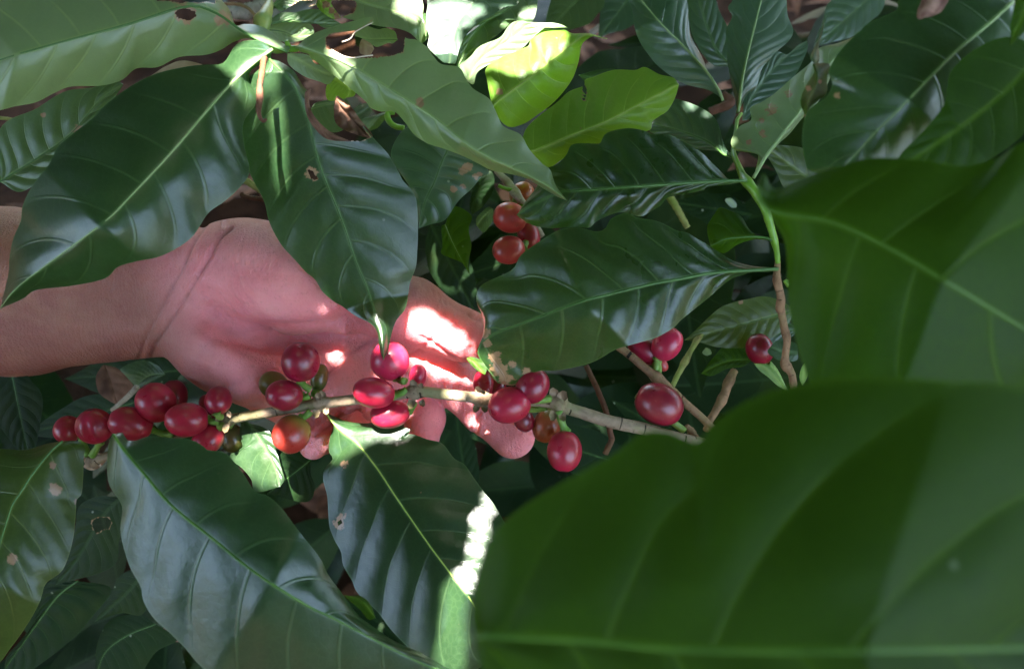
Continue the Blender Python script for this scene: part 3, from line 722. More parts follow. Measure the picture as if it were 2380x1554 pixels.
#==PART3==
# ------------------------------------------------------------------ shoot with the three big leaves at the left
SH = empty('coffee_shoot', W(625, 100, 290), 'shoot of long green leaves spreading from a sunlit node at the top left', 'shoot')
branch(P('hA 500,40 470,130 430,220 415,300 430,420 440,560'), [312, 300, 296, 296], [10, 13, 14, 14, 13, 9], 'bluegreen_stem', 'stem', SH, nodes=[(611, 45, .25), (612, 58, .3)], n=50)
branch(P('hA 560,540 680,530 760,545 860,520'), [296, 294], [8, 9, 8, 6], 'green_stem', 'stem', SH, n=30)
branch(P('hA 690,450 700,490 730,520'), [293, 295], [5, 6, 4], 'green_stem', 'bud', SH, n=14)
branch(P('hA 445,640 425,760 400,900 395,1050 380,1180 395,1290 430,1335 470,1310'), [268, 262, 260, 260], [8, 6.5, 6.5, 6.5, 8, 7, 4.5, 3], 'barkr', 'dead_stipule', SH, n=50, noise=.12, label='withered grey brown stipule hanging between the leaves')
leaf(P('o 668,122 c00 1740,250 1500,90 1300,48 900,170 450,290 0,420 o -110,185'),
     P('c00 2030,330 1970,300 1900,230 1800,178 1700,170 1640,175 1580,40 1400,-90 1000,-220 500,-260 0,-200 o -80,-20'),
     P('c00 1900,372 1750,275 1640,290 1540,350 1430,385 1250,400 1100,470 950,480 850,560 700,600 500,605 380,650 250,715 100,745 0,770 o -60,265'),
     (290, 268, 262, 262, 268), 'pale', parent=SH, side=(10, 9), nv=8, pk=1.0, ribmat='rib', ribw=(1.5, .7), sl=.02, seed=1, nt_=160, ns=28,
     cuts=[P('c00 1225,85 1260,65 1300,62 1360,85 1365,115 1330,145 1270,135 1235,115'), P('c00 1100,5 1150,-40 1450,-60 1510,0 1490,25 1440,12 1380,20 1290,15 1260,25 1200,10 1150,5')],
     spots=[(516, 45, 20), (430, 33, 24)], label='broad leaf along the top left with a ragged hole near its midrib')
leaf(P('c00 1900,345 1760,450 1560,640 1200,1060 900,1380 740,1540 c01 400,240 120,450 0,600'),
     P('c00 1830,290 1720,285 1640,320 1560,440 1450,452 1350,458 1180,490 1050,530 900,610 750,720 640,830 500,940 400,1030 340,1150 250,1260 190,1360 155,1450 145,1540 c01 90,120 65,250 60,350 30,480'),
     P('c00 1880,420 1800,460 1740,510 1760,590 1800,700 1700,850 1700,1000 1740,1200 1660,1320 1560,1410 1450,1490 c01 1330,110 1130,230 950,270 820,310 730,390 500,440 250,470 160,530'),
     (282, 262, 252, 256, 268), 'dark', parent=SH, side=(9, 12), nv=8, pk=1.5, ribw=(1.5, .5), ribmat='ribp', sl=.06, seed=2, label='large dark bluish leaf slanting down over the forearm')
leaf(P('c00 1880,415 2050,600 2150,850 2230,1150 2330,1400 c11 20,20 100,260 180,450 240,640 280,800 295,958'),
     P('c00 1790,500 1730,560 1690,820 1700,1000 1740,1200 1840,1400 c01 1880,0 1960,150 2050,250 2130,340 2200,400 2250,480 2330,550 c11 0,578 100,650 200,700 250,760 268,880'),
     P('c00 1950,430 2050,500 2130,620 2250,700 2370,780 c10 130,860 230,970 330,1080 400,1200 430,1260 500,1340 530,1440 c11 535,100 530,200 520,310 480,420 450,590 380,690 340,820 322,900'),
     (282, 280, 286, 299, 308, 301), 'dark', parent=SH, side=(3, 6), nv=9, pk=1.2, ribw=(1.3, .35), ribmat='rib', sl=.07, seed=3, nt_=170, ns=30,
     cuts=[P('c00 2150,640 2240,680 2370,700 c10 90,800 200,960 130,985 0,975 c00 2280,940 2200,880 2150,800'), P('c00 2145,1180 2185,1200 2215,1250 2195,1260 2165,1235')],
     spots=[(724, 404, 16)], label='pointed dark leaf hanging down with its tip over a pink cherry')
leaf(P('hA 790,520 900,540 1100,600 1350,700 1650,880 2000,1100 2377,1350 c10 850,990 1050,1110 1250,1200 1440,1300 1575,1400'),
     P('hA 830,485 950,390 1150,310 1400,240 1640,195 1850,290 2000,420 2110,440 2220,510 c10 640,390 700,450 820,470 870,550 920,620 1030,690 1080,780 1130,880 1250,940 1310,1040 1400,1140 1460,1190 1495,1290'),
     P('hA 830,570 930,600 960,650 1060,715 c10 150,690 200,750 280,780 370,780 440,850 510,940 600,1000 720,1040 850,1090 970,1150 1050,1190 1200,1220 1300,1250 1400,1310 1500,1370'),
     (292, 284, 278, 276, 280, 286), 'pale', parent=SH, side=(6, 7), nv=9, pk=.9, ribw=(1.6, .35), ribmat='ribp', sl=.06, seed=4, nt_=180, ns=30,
     cuts=[P('hA 1120,420 1170,385 1250,365 1440,350 1560,290 1640,230 1650,170 1800,200 2010,380 1990,430 1965,570 1850,612 1640,635 1450,640 1300,615 1180,555 1130,530')],
     spots=[(975, 237, 11), (1230, 430, 14)], label='pale green leaf slanting right, half eaten away near its base')
branch(P('hA 1180,550 1300,615 1400,640 1520,625 1640,612'), [283, 284], [1.5, 1.3, 1.5], 'silk', 'torn_vein', SH, n=20)
branch(P('hA 1640,250 1540,300 1440,360 1390,430 1300,465'), [283, 284], [1.2, 1.1, 1.3], 'silk', 'torn_vein', SH, n=20)
# brown withered scrap in the bite of the pointed leaf
dl = leaf(P('hA 1230,1080 1300,1200 1420,1330 1560,1480 1640,1530'), P('hA 1260,1060 1400,1180 1500,1320 1620,1460'), P('hA 1210,1180 1220,1330 1300,1420 1500,1500'),
     (300, 304, 302), 'dry', 'withered dark brown leaf scrap caught behind the pointed leaf', nv=4, pk=2.5, wave=5, ribw=None, name='dry_leaf', seed=8, nt_=40, ns=8)
leaf(P('hA 920,1000 905,1120 940,1250 1040,1400 1180,1510 1400,1560'), P('hA 960,980 935,1100 970,1240 1070,1370 1200,1470'), P('hA 890,1020 890,1150 920,1290 1010,1430 1150,1540'),
     (270, 272, 275), 'dry', 'shrivelled brown rim of the eaten edge beside the pointed leaf', nv=5, pk=.8, wave=1.5, ribw=None, name='dry_leaf', seed=9, nt_=50, ns=6)
# leaves about the node, top
leaf(P('hA 470,270 700,240 950,260 1290,268'), P('hA 520,210 640,140 780,140 900,110 1050,110 1150,190 1230,230'), P('hA 560,230 740,185 800,240 870,265 950,240 1030,270 1100,310 1200,300'),
     (310, 318, 325), 'mid', 'small wavy leaf just right of the green node', seed=12, nt_=60, ns=10, ribw=(.9, .3), pk=.8)
leaf(P('hA 1000,-60 1080,40 1180,120 1285,200'), P('hA 1020,-20 1020,60 1060,120 1150,190 1220,215'), P('hA 1150,-60 1180,40 1230,120 1270,170'),
     (322, 320, 322), 'yellow', 'lime green leaf piece with a torn brown rim at the top', seed=13, nt_=50, ns=8, ribw=None, spots=[(757, 12, 10), (770, 26, 8), (782, 38, 8)])
leaf(P('hA 540,60 640,-10 800,-60 950,-90'), P('hA 560,20 640,-60 800,-120'), P('hA 600,120 640,130 760,60 850,90 1010,60 1030,0 980,-60'), (316, 320, 322), 'mid', 'green leaf above the node with a bitten slot',
     seed=14, nt_=50, ns=10, cuts=[P('hA 750,65 820,20 920,5 1020,0 1015,40 940,70 860,90 790,75')], ribw=(.8, .4))
leaf(P('hA 1150,-160 1480,20 1880,130 2120,220 2170,480'), P('hA 1300,-220 1700,-200 2100,-100 2190,40 2190,180 2210,300'), P('hA 1180,-40 1160,60 1200,130 1290,190 1500,240 1700,290 1900,315 2050,370 2140,460'),
     (330, 322, 318, 320), 'pale', 'pale leaf with a big gnawed hole near the top centre', seed=15, ribw=(1.2, .5), ribmat='ribp',
     cuts=[P('hA 1165,60 1200,10 1440,10 1455,70 1420,140 1350,165 1300,185 1280,210 1200,120')], nv=8, pk=.8)
leaf(P('hA 480,330 640,350 800,400 990,380'), P('hA 560,250 700,215 850,230 950,270 990,320'), P('hA 480,400 600,450 720,470 850,450 930,420'),
     (322, 328, 332), 'pale', 'small pale leaf partly sunlit under the wavy leaf', seed=16, nt_=50, ns=10, ribw=(.7, .3), pk=.5)
leaf(P('hA 700,590 880,700 1080,800 1240,830'), P('hA 780,590 930,610 1000,700 1100,725 1200,790'), P('hA 700,680 760,760 900,850 1050,900 1150,930'),
     (306, 312, 318), 'pale', 'pale underside of a leaf tucked under the eaten leaf', seed=17, nt_=50, ns=10, ribw=None, pk=.5)
leaf(P('hA 1180,860 1280,900 1380,980 1340,1080'), P('hA 1240,810 1380,830 1440,930 1440,1050'), P('hA 1140,920 1120,1000 1140,1100 1240,1110'),
     (326, 330, 332), 'yellow', 'deep green leaf glowing through, beneath the eaten leaf', seed=18, nt_=40, ns=8, ribw=None)
leaf(P('hA 960,1190 1100,1150 1230,1130 1340,1080'), P('hA 1000,1140 1100,1110 1220,1100 1300,1070'), P('hA 960,1260 1050,1380 1200,1460 1350,1400 1400,1200'), (345, 350), 'mid', 'dull green leaf seen through the bite beside the dry scrap', seed=19, nt_=40, ns=8, ribw=(.6, .3))
leaf(P('hA 2160,200 2230,320 2170,495'), P('hA 2110,240 2105,320 2150,400'), P('hA 2220,150 2260,320 2240,420'), (326, 322, 324), 'mid', 'short twisted leaf tip hanging at the edge of the sunlit leaf', seed=20, nt_=40, ns=8, ribw=None)
leaf(P('hA 1910,440 1760,440 1600,440 1440,400'), P('hA 1880,350 1770,310 1700,325 1560,290 1470,330'), P('hA 1860,480 1800,480 1680,520 1600,470 1500,420'), (330, 336), 'pale', 'small leaf showing through the eaten gap at the top', seed=21, nt_=40, ns=8, ribw=(.6, .3), pk=.4)
leaf(P('hA 1510,440 1570,500 1640,560'), P('hA 1540,430 1620,480 1650,540'), P('hA 1490,500 1500,590 1600,610'), (350, 352), 'drypale', 'dry tan leaf fragment in the eaten gap', name='dry_leaf', ribw=None, nt_=20, ns=5, nv=3)
leaf(P('hA 1400,1290 1500,1250 1600,1180'), P('hA 1420,1210 1500,1150 1590,1140'), P('hA 1440,1340 1560,1310 1630,1230'), (350, 352), 'blue', 'bluish leaf piece above the curled green stem', ribw=None, nt_=30, ns=6, seed=23)
leaf(P('hA 1790,1250 1680,1300 1600,1400 1570,1450'), P('hA 1760,1240 1620,1280 1500,1320 1520,1400'), P('hA 1790,1290 1700,1400 1620,1440'), (338, 345), 'mid', 'small folded leaf on the curled green stem', ribw=(.6, .3), nt_=40, ns=8, seed=24, side=(3, 3))
branch(P('hA 1880,1250 1800,1250 1820,1340 1880,1390 1980,1410'), [338, 336], [3, 7, 7, 6.5, 6], 'green_stem', 'curled_stem', None, 'short curled bright green stem under the eaten leaf', 'stem', n=30)
# sunlit group, top centre
leaf(P('o 1150,-50 hB 700,150 600,350 540,700'), P('hB 380,-200 300,100 290,300 320,400 310,520 400,620 480,690'), P('hB 1200,-120 1300,0 1280,60 1150,80 1050,150 880,250 800,310 720,390 650,560 610,700'),
     (330, 320, 312, 314), 'blue', 'broad bluish leaf half bleached by the sun at the top centre', seed=25, nv=6, pk=.7, ribw=None)
leaf(P('hB 1420,-60 1150,130 850,330 620,740'), P('hB 1300,-60 1150,90 1010,150 850,270 740,380 680,480 650,600'), P('hB 1520,-80 1480,200 1390,245 1250,230 1140,330 1000,440 850,530 720,660 640,745'),
     (336, 326, 316), 'mid', 'wavy edged green leaf next to the sun bleached one', seed=26, nv=7, pk=.9, ribw=(.9, .4), wave=2)
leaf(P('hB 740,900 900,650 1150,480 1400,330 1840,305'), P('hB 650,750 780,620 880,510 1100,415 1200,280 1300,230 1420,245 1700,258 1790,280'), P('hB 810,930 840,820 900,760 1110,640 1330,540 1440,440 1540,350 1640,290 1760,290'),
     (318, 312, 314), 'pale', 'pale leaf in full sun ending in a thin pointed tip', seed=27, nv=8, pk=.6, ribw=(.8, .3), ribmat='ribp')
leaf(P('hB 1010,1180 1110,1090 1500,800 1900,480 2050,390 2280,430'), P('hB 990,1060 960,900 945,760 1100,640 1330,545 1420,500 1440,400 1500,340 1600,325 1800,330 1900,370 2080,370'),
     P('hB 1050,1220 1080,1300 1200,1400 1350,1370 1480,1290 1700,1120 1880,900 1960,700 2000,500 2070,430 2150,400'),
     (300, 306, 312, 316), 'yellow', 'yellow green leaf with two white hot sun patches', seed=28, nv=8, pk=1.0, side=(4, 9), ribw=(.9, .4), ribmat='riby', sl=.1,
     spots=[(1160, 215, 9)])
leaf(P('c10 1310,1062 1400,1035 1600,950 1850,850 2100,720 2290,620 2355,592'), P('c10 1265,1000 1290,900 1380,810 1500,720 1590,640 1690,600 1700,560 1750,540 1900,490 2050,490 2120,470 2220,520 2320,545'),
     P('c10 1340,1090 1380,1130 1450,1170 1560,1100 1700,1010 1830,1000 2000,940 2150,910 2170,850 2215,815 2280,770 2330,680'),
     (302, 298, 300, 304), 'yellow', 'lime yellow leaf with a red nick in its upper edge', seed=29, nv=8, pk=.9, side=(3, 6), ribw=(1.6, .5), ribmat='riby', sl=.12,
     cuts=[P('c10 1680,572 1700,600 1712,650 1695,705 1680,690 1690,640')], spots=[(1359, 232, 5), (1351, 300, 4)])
# dark leaves behind the top
q((1345, 175), (1575, 205), 34, 36, (330, 335, 340), -12, 'dark', label='dark leaf edge showing above the lime yellow leaf', ribw=(.8, .3), seed=30, nt_=50, ns=10)
q((1400, -60), (1260, 85), 60, 60, (480, 470), 0, 'mid', label='blurred green leaf standing over the sun flecked litter', ribw=(1, .4), seed=31, nt_=50, ns=10)
q((1520, -80), (1390, 90), 60, 70, (500, 495), 0, 'blue', label='dull green leaf behind the pale straight twig', ribw=(1, .4), seed=32, nt_=50, ns=10)
leaf(P('sC 1060,1000 1020,900 920,740 800,600 650,440 450,240 250,0 100,-250'), P('sC 1010,950 900,890 700,840 550,760 400,640 320,540 250,440 190,300 160,100 100,-50 50,-180'),
     P('sC 1040,900 950,800 850,560 750,380 720,200 700,0 600,-180 350,-280'), (380, 372, 370, 375), 'blue', 'bluish leaf reaching up at the top, left of the dark upright one', seed=33, nv=9, pk=.7, ribw=(1.8, .6), ribmat='ribp', side=(3, 5))
leaf(P('sC 1200,700 1000,500 880,200 780,-150'), P('sC 1100,660 950,640 800,450 720,200 700,-100'), P('sC 1180,500 1100,260 1020,100 950,-120'), (410, 405, 405), 'blue', 'lavender tinted leaf half hidden behind two upright leaves', seed=34, nv=8, pk=.6, ribw=(1, .4))
SR = empty('coffee_shoot', W(1736, 421, 300), 'upright green stem carrying dark glossy leaves at the right of centre', 'shoot')
branch(P('sC 1240,1130 1200,1200 1185,1320 1165,1450 sA 1570,40 1660,250 1720,330 1800,430 1880,580 1940,780 1985,960 2000,1100'), [345, 322, 300, 296, 302], [4, 4.5, 5, 6.5, 10, 11.5, 10, 7, 6], 'green_stem', 'stem', SR, nodes=[(1738, 420, .3), (1799, 560, .3)], n=110)
branch(P('sA 2000,1080 1990,1250 2030,1450 2020,1560 sB 2030,130 2060,300 2090,430 2075,600 2075,680 2140,780 2160,930 2180,1100'), [304, 312, 318, 320], [6.5, 9, 8.5, 8, 8.5, 8.5], 'barkb', 'woody_stem', SR, nodes=[(1810, 650, .25), (1812, 708, .2), (1824, 775, .2), (1826, 850, .5)], n=110, cracks=10)
branch(P('sA 2070,1270 2090,1300 2100,1340'), [300, 300], [5, 5.5, 2], 'green_stem', 'bud', SR, n=10)
leaf(P('sC 1205,1120 1215,1080 1250,800 1300,560 1370,280 1440,0 1500,-260'), P('sC 1190,1040 1180,980 1140,800 1110,650 1095,450 1090,300 1150,170 1110,80 1160,0 1250,-180'),
     P('sC 1230,1080 1290,950 1390,860 1450,680 1590,520 1720,400 1755,300 1700,150 1690,0 1650,-180'), (346, 350, 352, 358), 'blue', parent=SR, seed=35, nv=10, pk=.7, ribw=(2.0, .8), ribmat='ribp', side=(4, 5), label='upright blue green leaf at the top with a pale midrib')
leaf(P('sC 1250,1200 1330,1000 1500,750 1700,550 1895,405'), P('sC 1260,1100 1275,950 1340,840 1450,700 1580,520 1700,540 1800,450'), P('sC 1320,1180 1400,1060 1550,950 1720,820 1830,650 1900,480'),
     (372, 376, 380), 'blue', 'pale blue shaded leaf behind the blotchy one', seed=36, nv=9, pk=.7, ribw=None)
leaf(P('sA 1760,255 1840,120 sC 1500,1530 1620,1370 1700,1260 1820,1110 1960,900 2130,620 2370,365'),
     P('sC 1410,1540 1300,1510 1180,1490 1140,1400 1220,1260 1340,1190 1330,1070 1450,1010 1570,930 1640,870 1740,780 1850,690 1950,600 2010,480 2200,430'),
     P('sA 1880,80 sC 1610,1430 1720,1330 1850,1170 1980,1050 2090,850 2180,650'), (298, 302, 310, 318), 'pale', parent=SR, seed=37, nv=9, pk=1.0, ribw=(1.9, .5), ribmat='ribp', side=(8, 4),
     spots=[(1793, 255, 14), (1832, 218, 10), (1772, 312, 9), (1770, 280, 8), (1740, 330, 7), (1800, 185, 8)], label='blotched olive leaf with a nibbled brown edge')
leaf(P('sA 1590,80 1520,40 sC 1060,1530 900,1400 600,1290 350,1230'), P('sA 1560,20 sC 1110,1500 1060,1400 1020,1250 960,1150 800,1050 560,980 420,1050'), P('sC 1100,1554 1000,1500 820,1480 600,1380 430,1350 330,1300'),
     (312, 330, 340), 'blue', parent=SR, seed=38, nv=8, pk=.9, ribw=(1.2, .4), side=(3, 2), label='grey blue leaf under the lime yellow leaf')
leaf(P('sA 1690,285 1500,288 1100,310 600,345 0,385 c10 1530,1342 1350,1420 1225,1500'),
     P('sA 1600,285 1510,270 1430,190 1330,90 1220,-10 c10 2300,945 2180,940 2120,915 2000,895 1850,930 1800,1005 1720,1000 1610,1010 1570,1080 1500,1150 1400,1190 1365,1300 1290,1400'),
     P('sA 1640,300 1500,325 1300,350 1250,385 1000,430 900,460 840,530 740,590 640,640 500,605 400,605 300,640 200,690 130,750 0,745 hC 1900,1190 1700,1150 1560,1060'),
     (296, 290, 284, 286, 296), 'gloss', parent=SR, seed=39, nv=9, pk=1.7, ribw=(1.9, .6), ribmat='rib', side=(5, 4), sl=.1, label='dark glossy leaf pointing left, the upper of the pair')
leaf(P('sA 1940,880 1900,855 1750,840 1500,860 1400,900 1330,930'), P('sA 1850,840 1780,830 1710,760 1640,640 1540,590 1430,550 1370,620 1300,750'), P('sA 1860,870 1750,870 1600,920 1480,1000 1400,980'),
     (298, 302, 306), 'fore', parent=SR, seed=40, nt_=60, ns=10, nv=5, ribw=(1.6, .5), ribmat='rib', side=(5, 5), label='small folded leaf between the glossy pair')
leaf(P('sA 2000,1160 1880,1165 1700,1175 1350,1200 1050,1255 750,1310 300,1420 0,1500 c11 1300,690 1060,780 950,900 1100,1120'),
     P('sA 1900,1140 1750,1130 1600,1095 1500,1050 1370,960 1200,860 1100,800 1000,780 860,710 780,680 600,650 500,605 350,660 290,760 200,790 80,760 0,750 c11 1520,50 1370,140 1250,230 1190,330 1000,420 950,480 945,560 985,650 1010,850 1030,1050'),
     P('sA 1930,1185 1750,1190 1650,1220 1540,1260 1430,1340 1320,1440 c11 2380,670 2320,730 2200,800 2100,830 1990,860 1900,890 1800,950 1700,990 1500,1030 1400,1030 1330,1050 1300,1100 1200,1135'),
     (304, 292, 284, 284, 292, 300), 'gloss', parent=SR, seed=41, nv=9, pk=2.0, ribw=(2.2, .5), ribmat='rib', side=(5, 6), sl=.1, edgebrown=[(.80, .96, -1, .12), (.90, 1.0, 1, .16)],
     spots=[(1160, 860, 20), (1150, 830, 16), (1190, 845, 10), (1225, 868, 13), (1128, 775, 12), (1132, 800, 10), (1175, 880, 16), (1120, 740, 7)], label='large dark glossy leaf with a scorched brown tip, the lower of the pair')
leaf(P('sE 2085,930 2150,960 2270,1098'), P('sE 2150,920 2240,960 2285,1040'), P('sE 2100,960 2140,1010 2200,1060'), (296, 294), 'fore', 'tiny bright green leaf tip beside the scorched leaf end', ribw=None, nt_=24, ns=6, nv=3, pk=.2)
# right hand side
FR = leaf(P('sF 2270,15 2050,220 1700,520 1400,820 1150,1080 900,1320 700,1540 520,1720'),
     P('sF 2150,-150 1700,-200 1350,-100 1140,0 1120,100 950,180 820,240 740,320 650,400 540,520 470,640 440,740 480,830 420,960 250,1080 200,1200 180,1380 200,1554 260,1700'),
     P('sF 2480,250 2360,520 2120,800 1860,1080 1620,1320 1360,1560 1100,1750 850,1850'),
     (225, 218, 214, 216, 222), 'dark', 'wide dull green leaf at the upper right with a straight pale midrib', seed=42, nv=8, pk=.7, ribw=(1.6, .4), ribmat='ribp', side=(5, 6), sl=.08,
     cuts=[P('sF 515,940 535,930 550,950 530,975 510,965')], spots=[(1945, 223, 9)])
leaf(P('sF 300,630 330,760 300,900 230,1060 190,1330'), P('sF 280,640 300,720 230,830 170,960 165,1040 200,1140'), P('sF 450,640 430,780 420,930 330,1010 250,1080 215,1180'),
     (236, 228, 230), 'fore', 'rolled up leaf edge with scars hanging at the upper right', seed=43, nt_=60, ns=12, ribw=None, pk=.3, side=(12, 10), spots=[(1878, 205, 7), (1905, 190, 5), (1872, 270, 4)])
leaf(P('sF 305,632 310,540 340,430 425,145'), P('sF 270,600 265,560 300,470 350,350'), P('sF 345,610 350,540 345,460 380,320'), (238, 236, 232), 'blue', 'pale thin leaf tip standing upright at the upper right', name='leaf_tip', seed=44, nt_=40, ns=6, ribw=None, pk=.1, side=(2, 2))
leaf(P('sF 2500,500 2300,800 1900,1150 1400,1500 1100,1700'), P('sF 2420,420 2300,380 2180,370 2000,430 1800,560 1650,720 1610,900 1580,1050 1400,1280 1150,1540'), P('sF 2600,900 2400,1300 2000,1600 1500,1750'),
     (212, 206, 206, 210), 'fore', 'very dark leaf at the right edge overlapping the wide one', seed=45, nv=7, pk=.4, ribw=None)
q((2420, -60), (2345, 110), 30, 30, (200, 200), 0, 'fore', label='blurred leaf corner at the top right', ribw=None, seed=46, nt_=30, ns=8)
def lump():
    c0 = np.array([[2195, -45], [2170, 5], [2145, 30], [2133, 43]], float); p3 = smooth(np.column_stack([c0, [212*3, 211*3, 211*3, 212*3]]), 30)
    r = np.interp(np.linspace(0, 1, 30), [0, .2, .6, .85, 1], [8, 25, 25, 14, 4])*KPX*212
    V, F = tube_geo(W(p3[:, 0], p3[:, 1], p3[:, 2]/3-3), r/1000, 16, noise=.06)
    tag(mk('seed_pod', V, F, M['pod']), 'rough reddish brown pod stuck on the wide leaf at the top edge', 'pod')
lump()
# foreground, out of focus
leaf(P('o 1760,430 c21 600,-90 1050,0 1500,210 1900,450 2380,740 o 2500,850'), P('o 1775,400 1800,440 1870,412 1960,383 2030,366 2150,374 2240,385 2320,366 2400,335 2520,480'),
     P('o 1785,470 1800,520 1825,570 1832,700 1850,790 1868,850 1890,900 1960,960 2100,1000 2300,1000'), (172, 163, 158, 160, 168), 'fore', 'blurred mid green leaf close to the lens at the right', seed=47, nv=5, pk=.9, side=(4, 8), ribw=(.9, .8), ribmat='ribd', sl=.05, wave=.8)
leaf(P('o 1106,1474 1200,1480 1359,1488 1585,1508 1900,1512 2379,1505 2560,1500'),
     P('o 1098,1440 1100,1390 1113,1325 1140,1255 1170,1212 1240,1160 1330,1108 1400,1070 1450,1038 1490,1006 1550,1002 1600,1022 1628,1024 1655,985 1740,930 1830,897 1900,886 2000,878 2200,885 2379,903 2520,1000'),
     P('o 1108,1510 1130,1570 1250,1700 1500,1800 1800,1850 2200,1850 2500,1700'), (122, 112, 107, 110, 116), 'fore', 'huge blurred bright green leaf filling the lower right corner', seed=48, nv=5, pk=1.9, side=(8, 2), ribw=(1.3, 1.1), ribmat='ribd', sl=.16, nt_=120, ns=24)
# bottom left
leaf(P('c02 790,-80 870,40 1000,190 1200,420 1500,660 1760,870 2100,1090 c12 0,1230 400,1440 650,1554 900,1640'),
     P('c02 755,0 755,250 850,420 840,600 900,830 980,980 1000,1080 1070,1200 1180,1300 1300,1420 1420,1554 c12 -600,1850 0,1900 500,1850'),
     P('sD 1210,795 1260,870 1330,880 1480,835 1700,850 1880,865 2000,920 2060,970 2200,985 2290,1050 c02 1700,200 1780,320 1860,345 1960,430 2080,590 2230,780 2290,900 c12 30,1060 120,1180 250,1280 400,1375 550,1440'),
     (262, 250, 244, 246, 254, 262), 'dark', 'large soft dark green leaf at the bottom left with a curled edge', seed=49, nv=9, pk=1.2, ribw=(1.4, .9), ribmat='ribd', side=(7, 7), sl=.05, curl=0)
leaf(P('c12 20,1040 110,1060 180,1120 240,1200'), P('c12 60,1045 140,1048 200,1100'), P('c12 60,1080 130,1140 190,1210'), (246, 244, 246), 'fore', 'small rolled leaf margin catching light at the bottom', ribw=None, nt_=30, ns=6, nv=3, pk=.2, side=(3, 3), seed=50)
leaf(P('hD 1115,655 1200,780 1330,900 1465,1000 1700,1300 tB 1110,0 1400,420 1640,740 1780,920 1900,1130 2050,1400'),
     P('hD 1150,680 1350,760 1500,780 1600,780 1760,740 1900,790 2060,860 2000,900 2090,905 2240,960 2377,990 c12 730,10 790,90 860,130 930,230 1010,340 1060,400 1120,500 1200,640 1300,900 1350,1200 1300,1554'),
     P('hD 1180,730 1200,830 1160,960 1155,1100 1200,1170 1110,1280 1090,1400 1130,1554 tB 500,50 515,260 560,390 620,500 640,620 720,760 770,870 950,1040 1080,1210 1300,1430 1480,1554 1700,1640'),
     (318, 300, 292, 290, 292, 298), 'dark', 'dull green leaf below the branch with bright sunlit streaks', seed=51, nv=8, pk=1.3, ribw=(1.1, .9), ribmat='riby', side=(5, 5), sl=.08,
     cuts=[P('tB 575,245 600,225 615,240 600,265 580,265')], spots=[(788, 1215, 15), (795, 1200, 9), (800, 1078, 10), (1012, 1014, 10)])
leaf(P('sD 620,880 500,990 330,1200 200,1400 c02 80,430 0,680 o -60,1440 -120,1560'), P('sD 450,910 250,970 0,960 -200,1000 -400,1200 -500,1500'),
     P('sD 760,880 840,930 830,1050 825,1200 810,1400 760,1460 c02 530,440 510,650 440,860 320,960 280,1080 200,1230 80,1400 -60,1550'),
     (288, 278, 272, 274, 282), 'old', 'olive leaf with pink brown blotches at the lower left corner', seed=52, nv=8, pk=1.1, ribw=(1.2, .6), ribmat='rib', side=(9, 9),
     cuts=[P('sD 735,1470 800,1455 850,1500 790,1520 750,1500')], spots=[(127, 1138, 16), (30, 1298, 13), (122, 1080, 9)])
leaf(P('hD 200,700 330,860 450,1050 560,1250 620,1480'), P('hD 170,900 200,1050 60,1130 0,1150 180,1260 300,1400 350,1540'), P('hD 250,770 420,820 520,900 560,1040 600,1160 640,1300 665,1400'),
     (322, 320, 318), 'dark', 'small bright sunlit leaf under the twig beside the orange cherry', seed=53, nt_=60, ns=12, nv=6, pk=.7, ribw=(.7, .3))
leaf(P('hD 1090,1060 960,1180 800,1310 640,1430 480,1560'), P('hD 1060,1010 900,950 750,1100 640,1100 610,1200 620,1350'), P('hD 1060,1120 960,1200 960,1350 1000,1500 900,1650'),
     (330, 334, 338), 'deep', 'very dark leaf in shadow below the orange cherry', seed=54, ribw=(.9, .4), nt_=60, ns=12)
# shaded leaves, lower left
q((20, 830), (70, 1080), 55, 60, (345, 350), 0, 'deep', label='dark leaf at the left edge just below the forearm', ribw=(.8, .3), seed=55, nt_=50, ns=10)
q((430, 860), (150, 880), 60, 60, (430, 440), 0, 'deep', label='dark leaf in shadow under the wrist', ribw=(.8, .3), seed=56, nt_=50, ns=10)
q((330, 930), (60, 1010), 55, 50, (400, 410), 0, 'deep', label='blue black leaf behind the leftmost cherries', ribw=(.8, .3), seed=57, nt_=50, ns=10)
leaf(P('sD 1040,130 1100,280 1170,530'), P('sD 1010,140 950,250 980,400 1080,480'), P('sD 1160,160 1260,250 1330,360 1260,450'), (392, 390), 'dry', 'rounded brown dead leaf above the left cherries', name='dry_leaf', ribw=None, nt_=40, ns=8, nv=4, seed=58)
leaf(P('sD 1640,220 1480,240 1340,340'), P('sD 1560,130 1400,80 1200,160 1240,230'), P('sD 1600,240 1480,300 1380,350'), (380, 384), 'dark', 'small dark leaf between wrist and cherries', ribw=(.5, .3), nt_=40, ns=8, seed=59)
q((120, 845), (30, 870), 14, 14, (450, 450), 0, 'drypale', label='small tan dead leaf below the forearm', ribw=None, name='dry_leaf', nt_=20, ns=5)
leaf(P('sD 840,1110 950,1090 1080,1020'), P('sD 830,1030 950,1000 1060,1010'), P('sD 830,1140 900,1170 980,1150 1050,1080'), (330, 328), 'drypale', 'crumpled tan scrap of dry leaf beside the bottom left leaf', ribw=None, name='dry_leaf', nt_=30, ns=6, nv=4, pk=1.5, wave=3, seed=60)
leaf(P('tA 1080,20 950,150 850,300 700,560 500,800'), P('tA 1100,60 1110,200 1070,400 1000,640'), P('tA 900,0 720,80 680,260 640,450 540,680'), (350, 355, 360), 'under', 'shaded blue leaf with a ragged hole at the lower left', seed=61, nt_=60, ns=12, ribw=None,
     cuts=[P('tA 830,220 900,190 980,195 1000,240 980,290 920,300 870,330 840,300')])
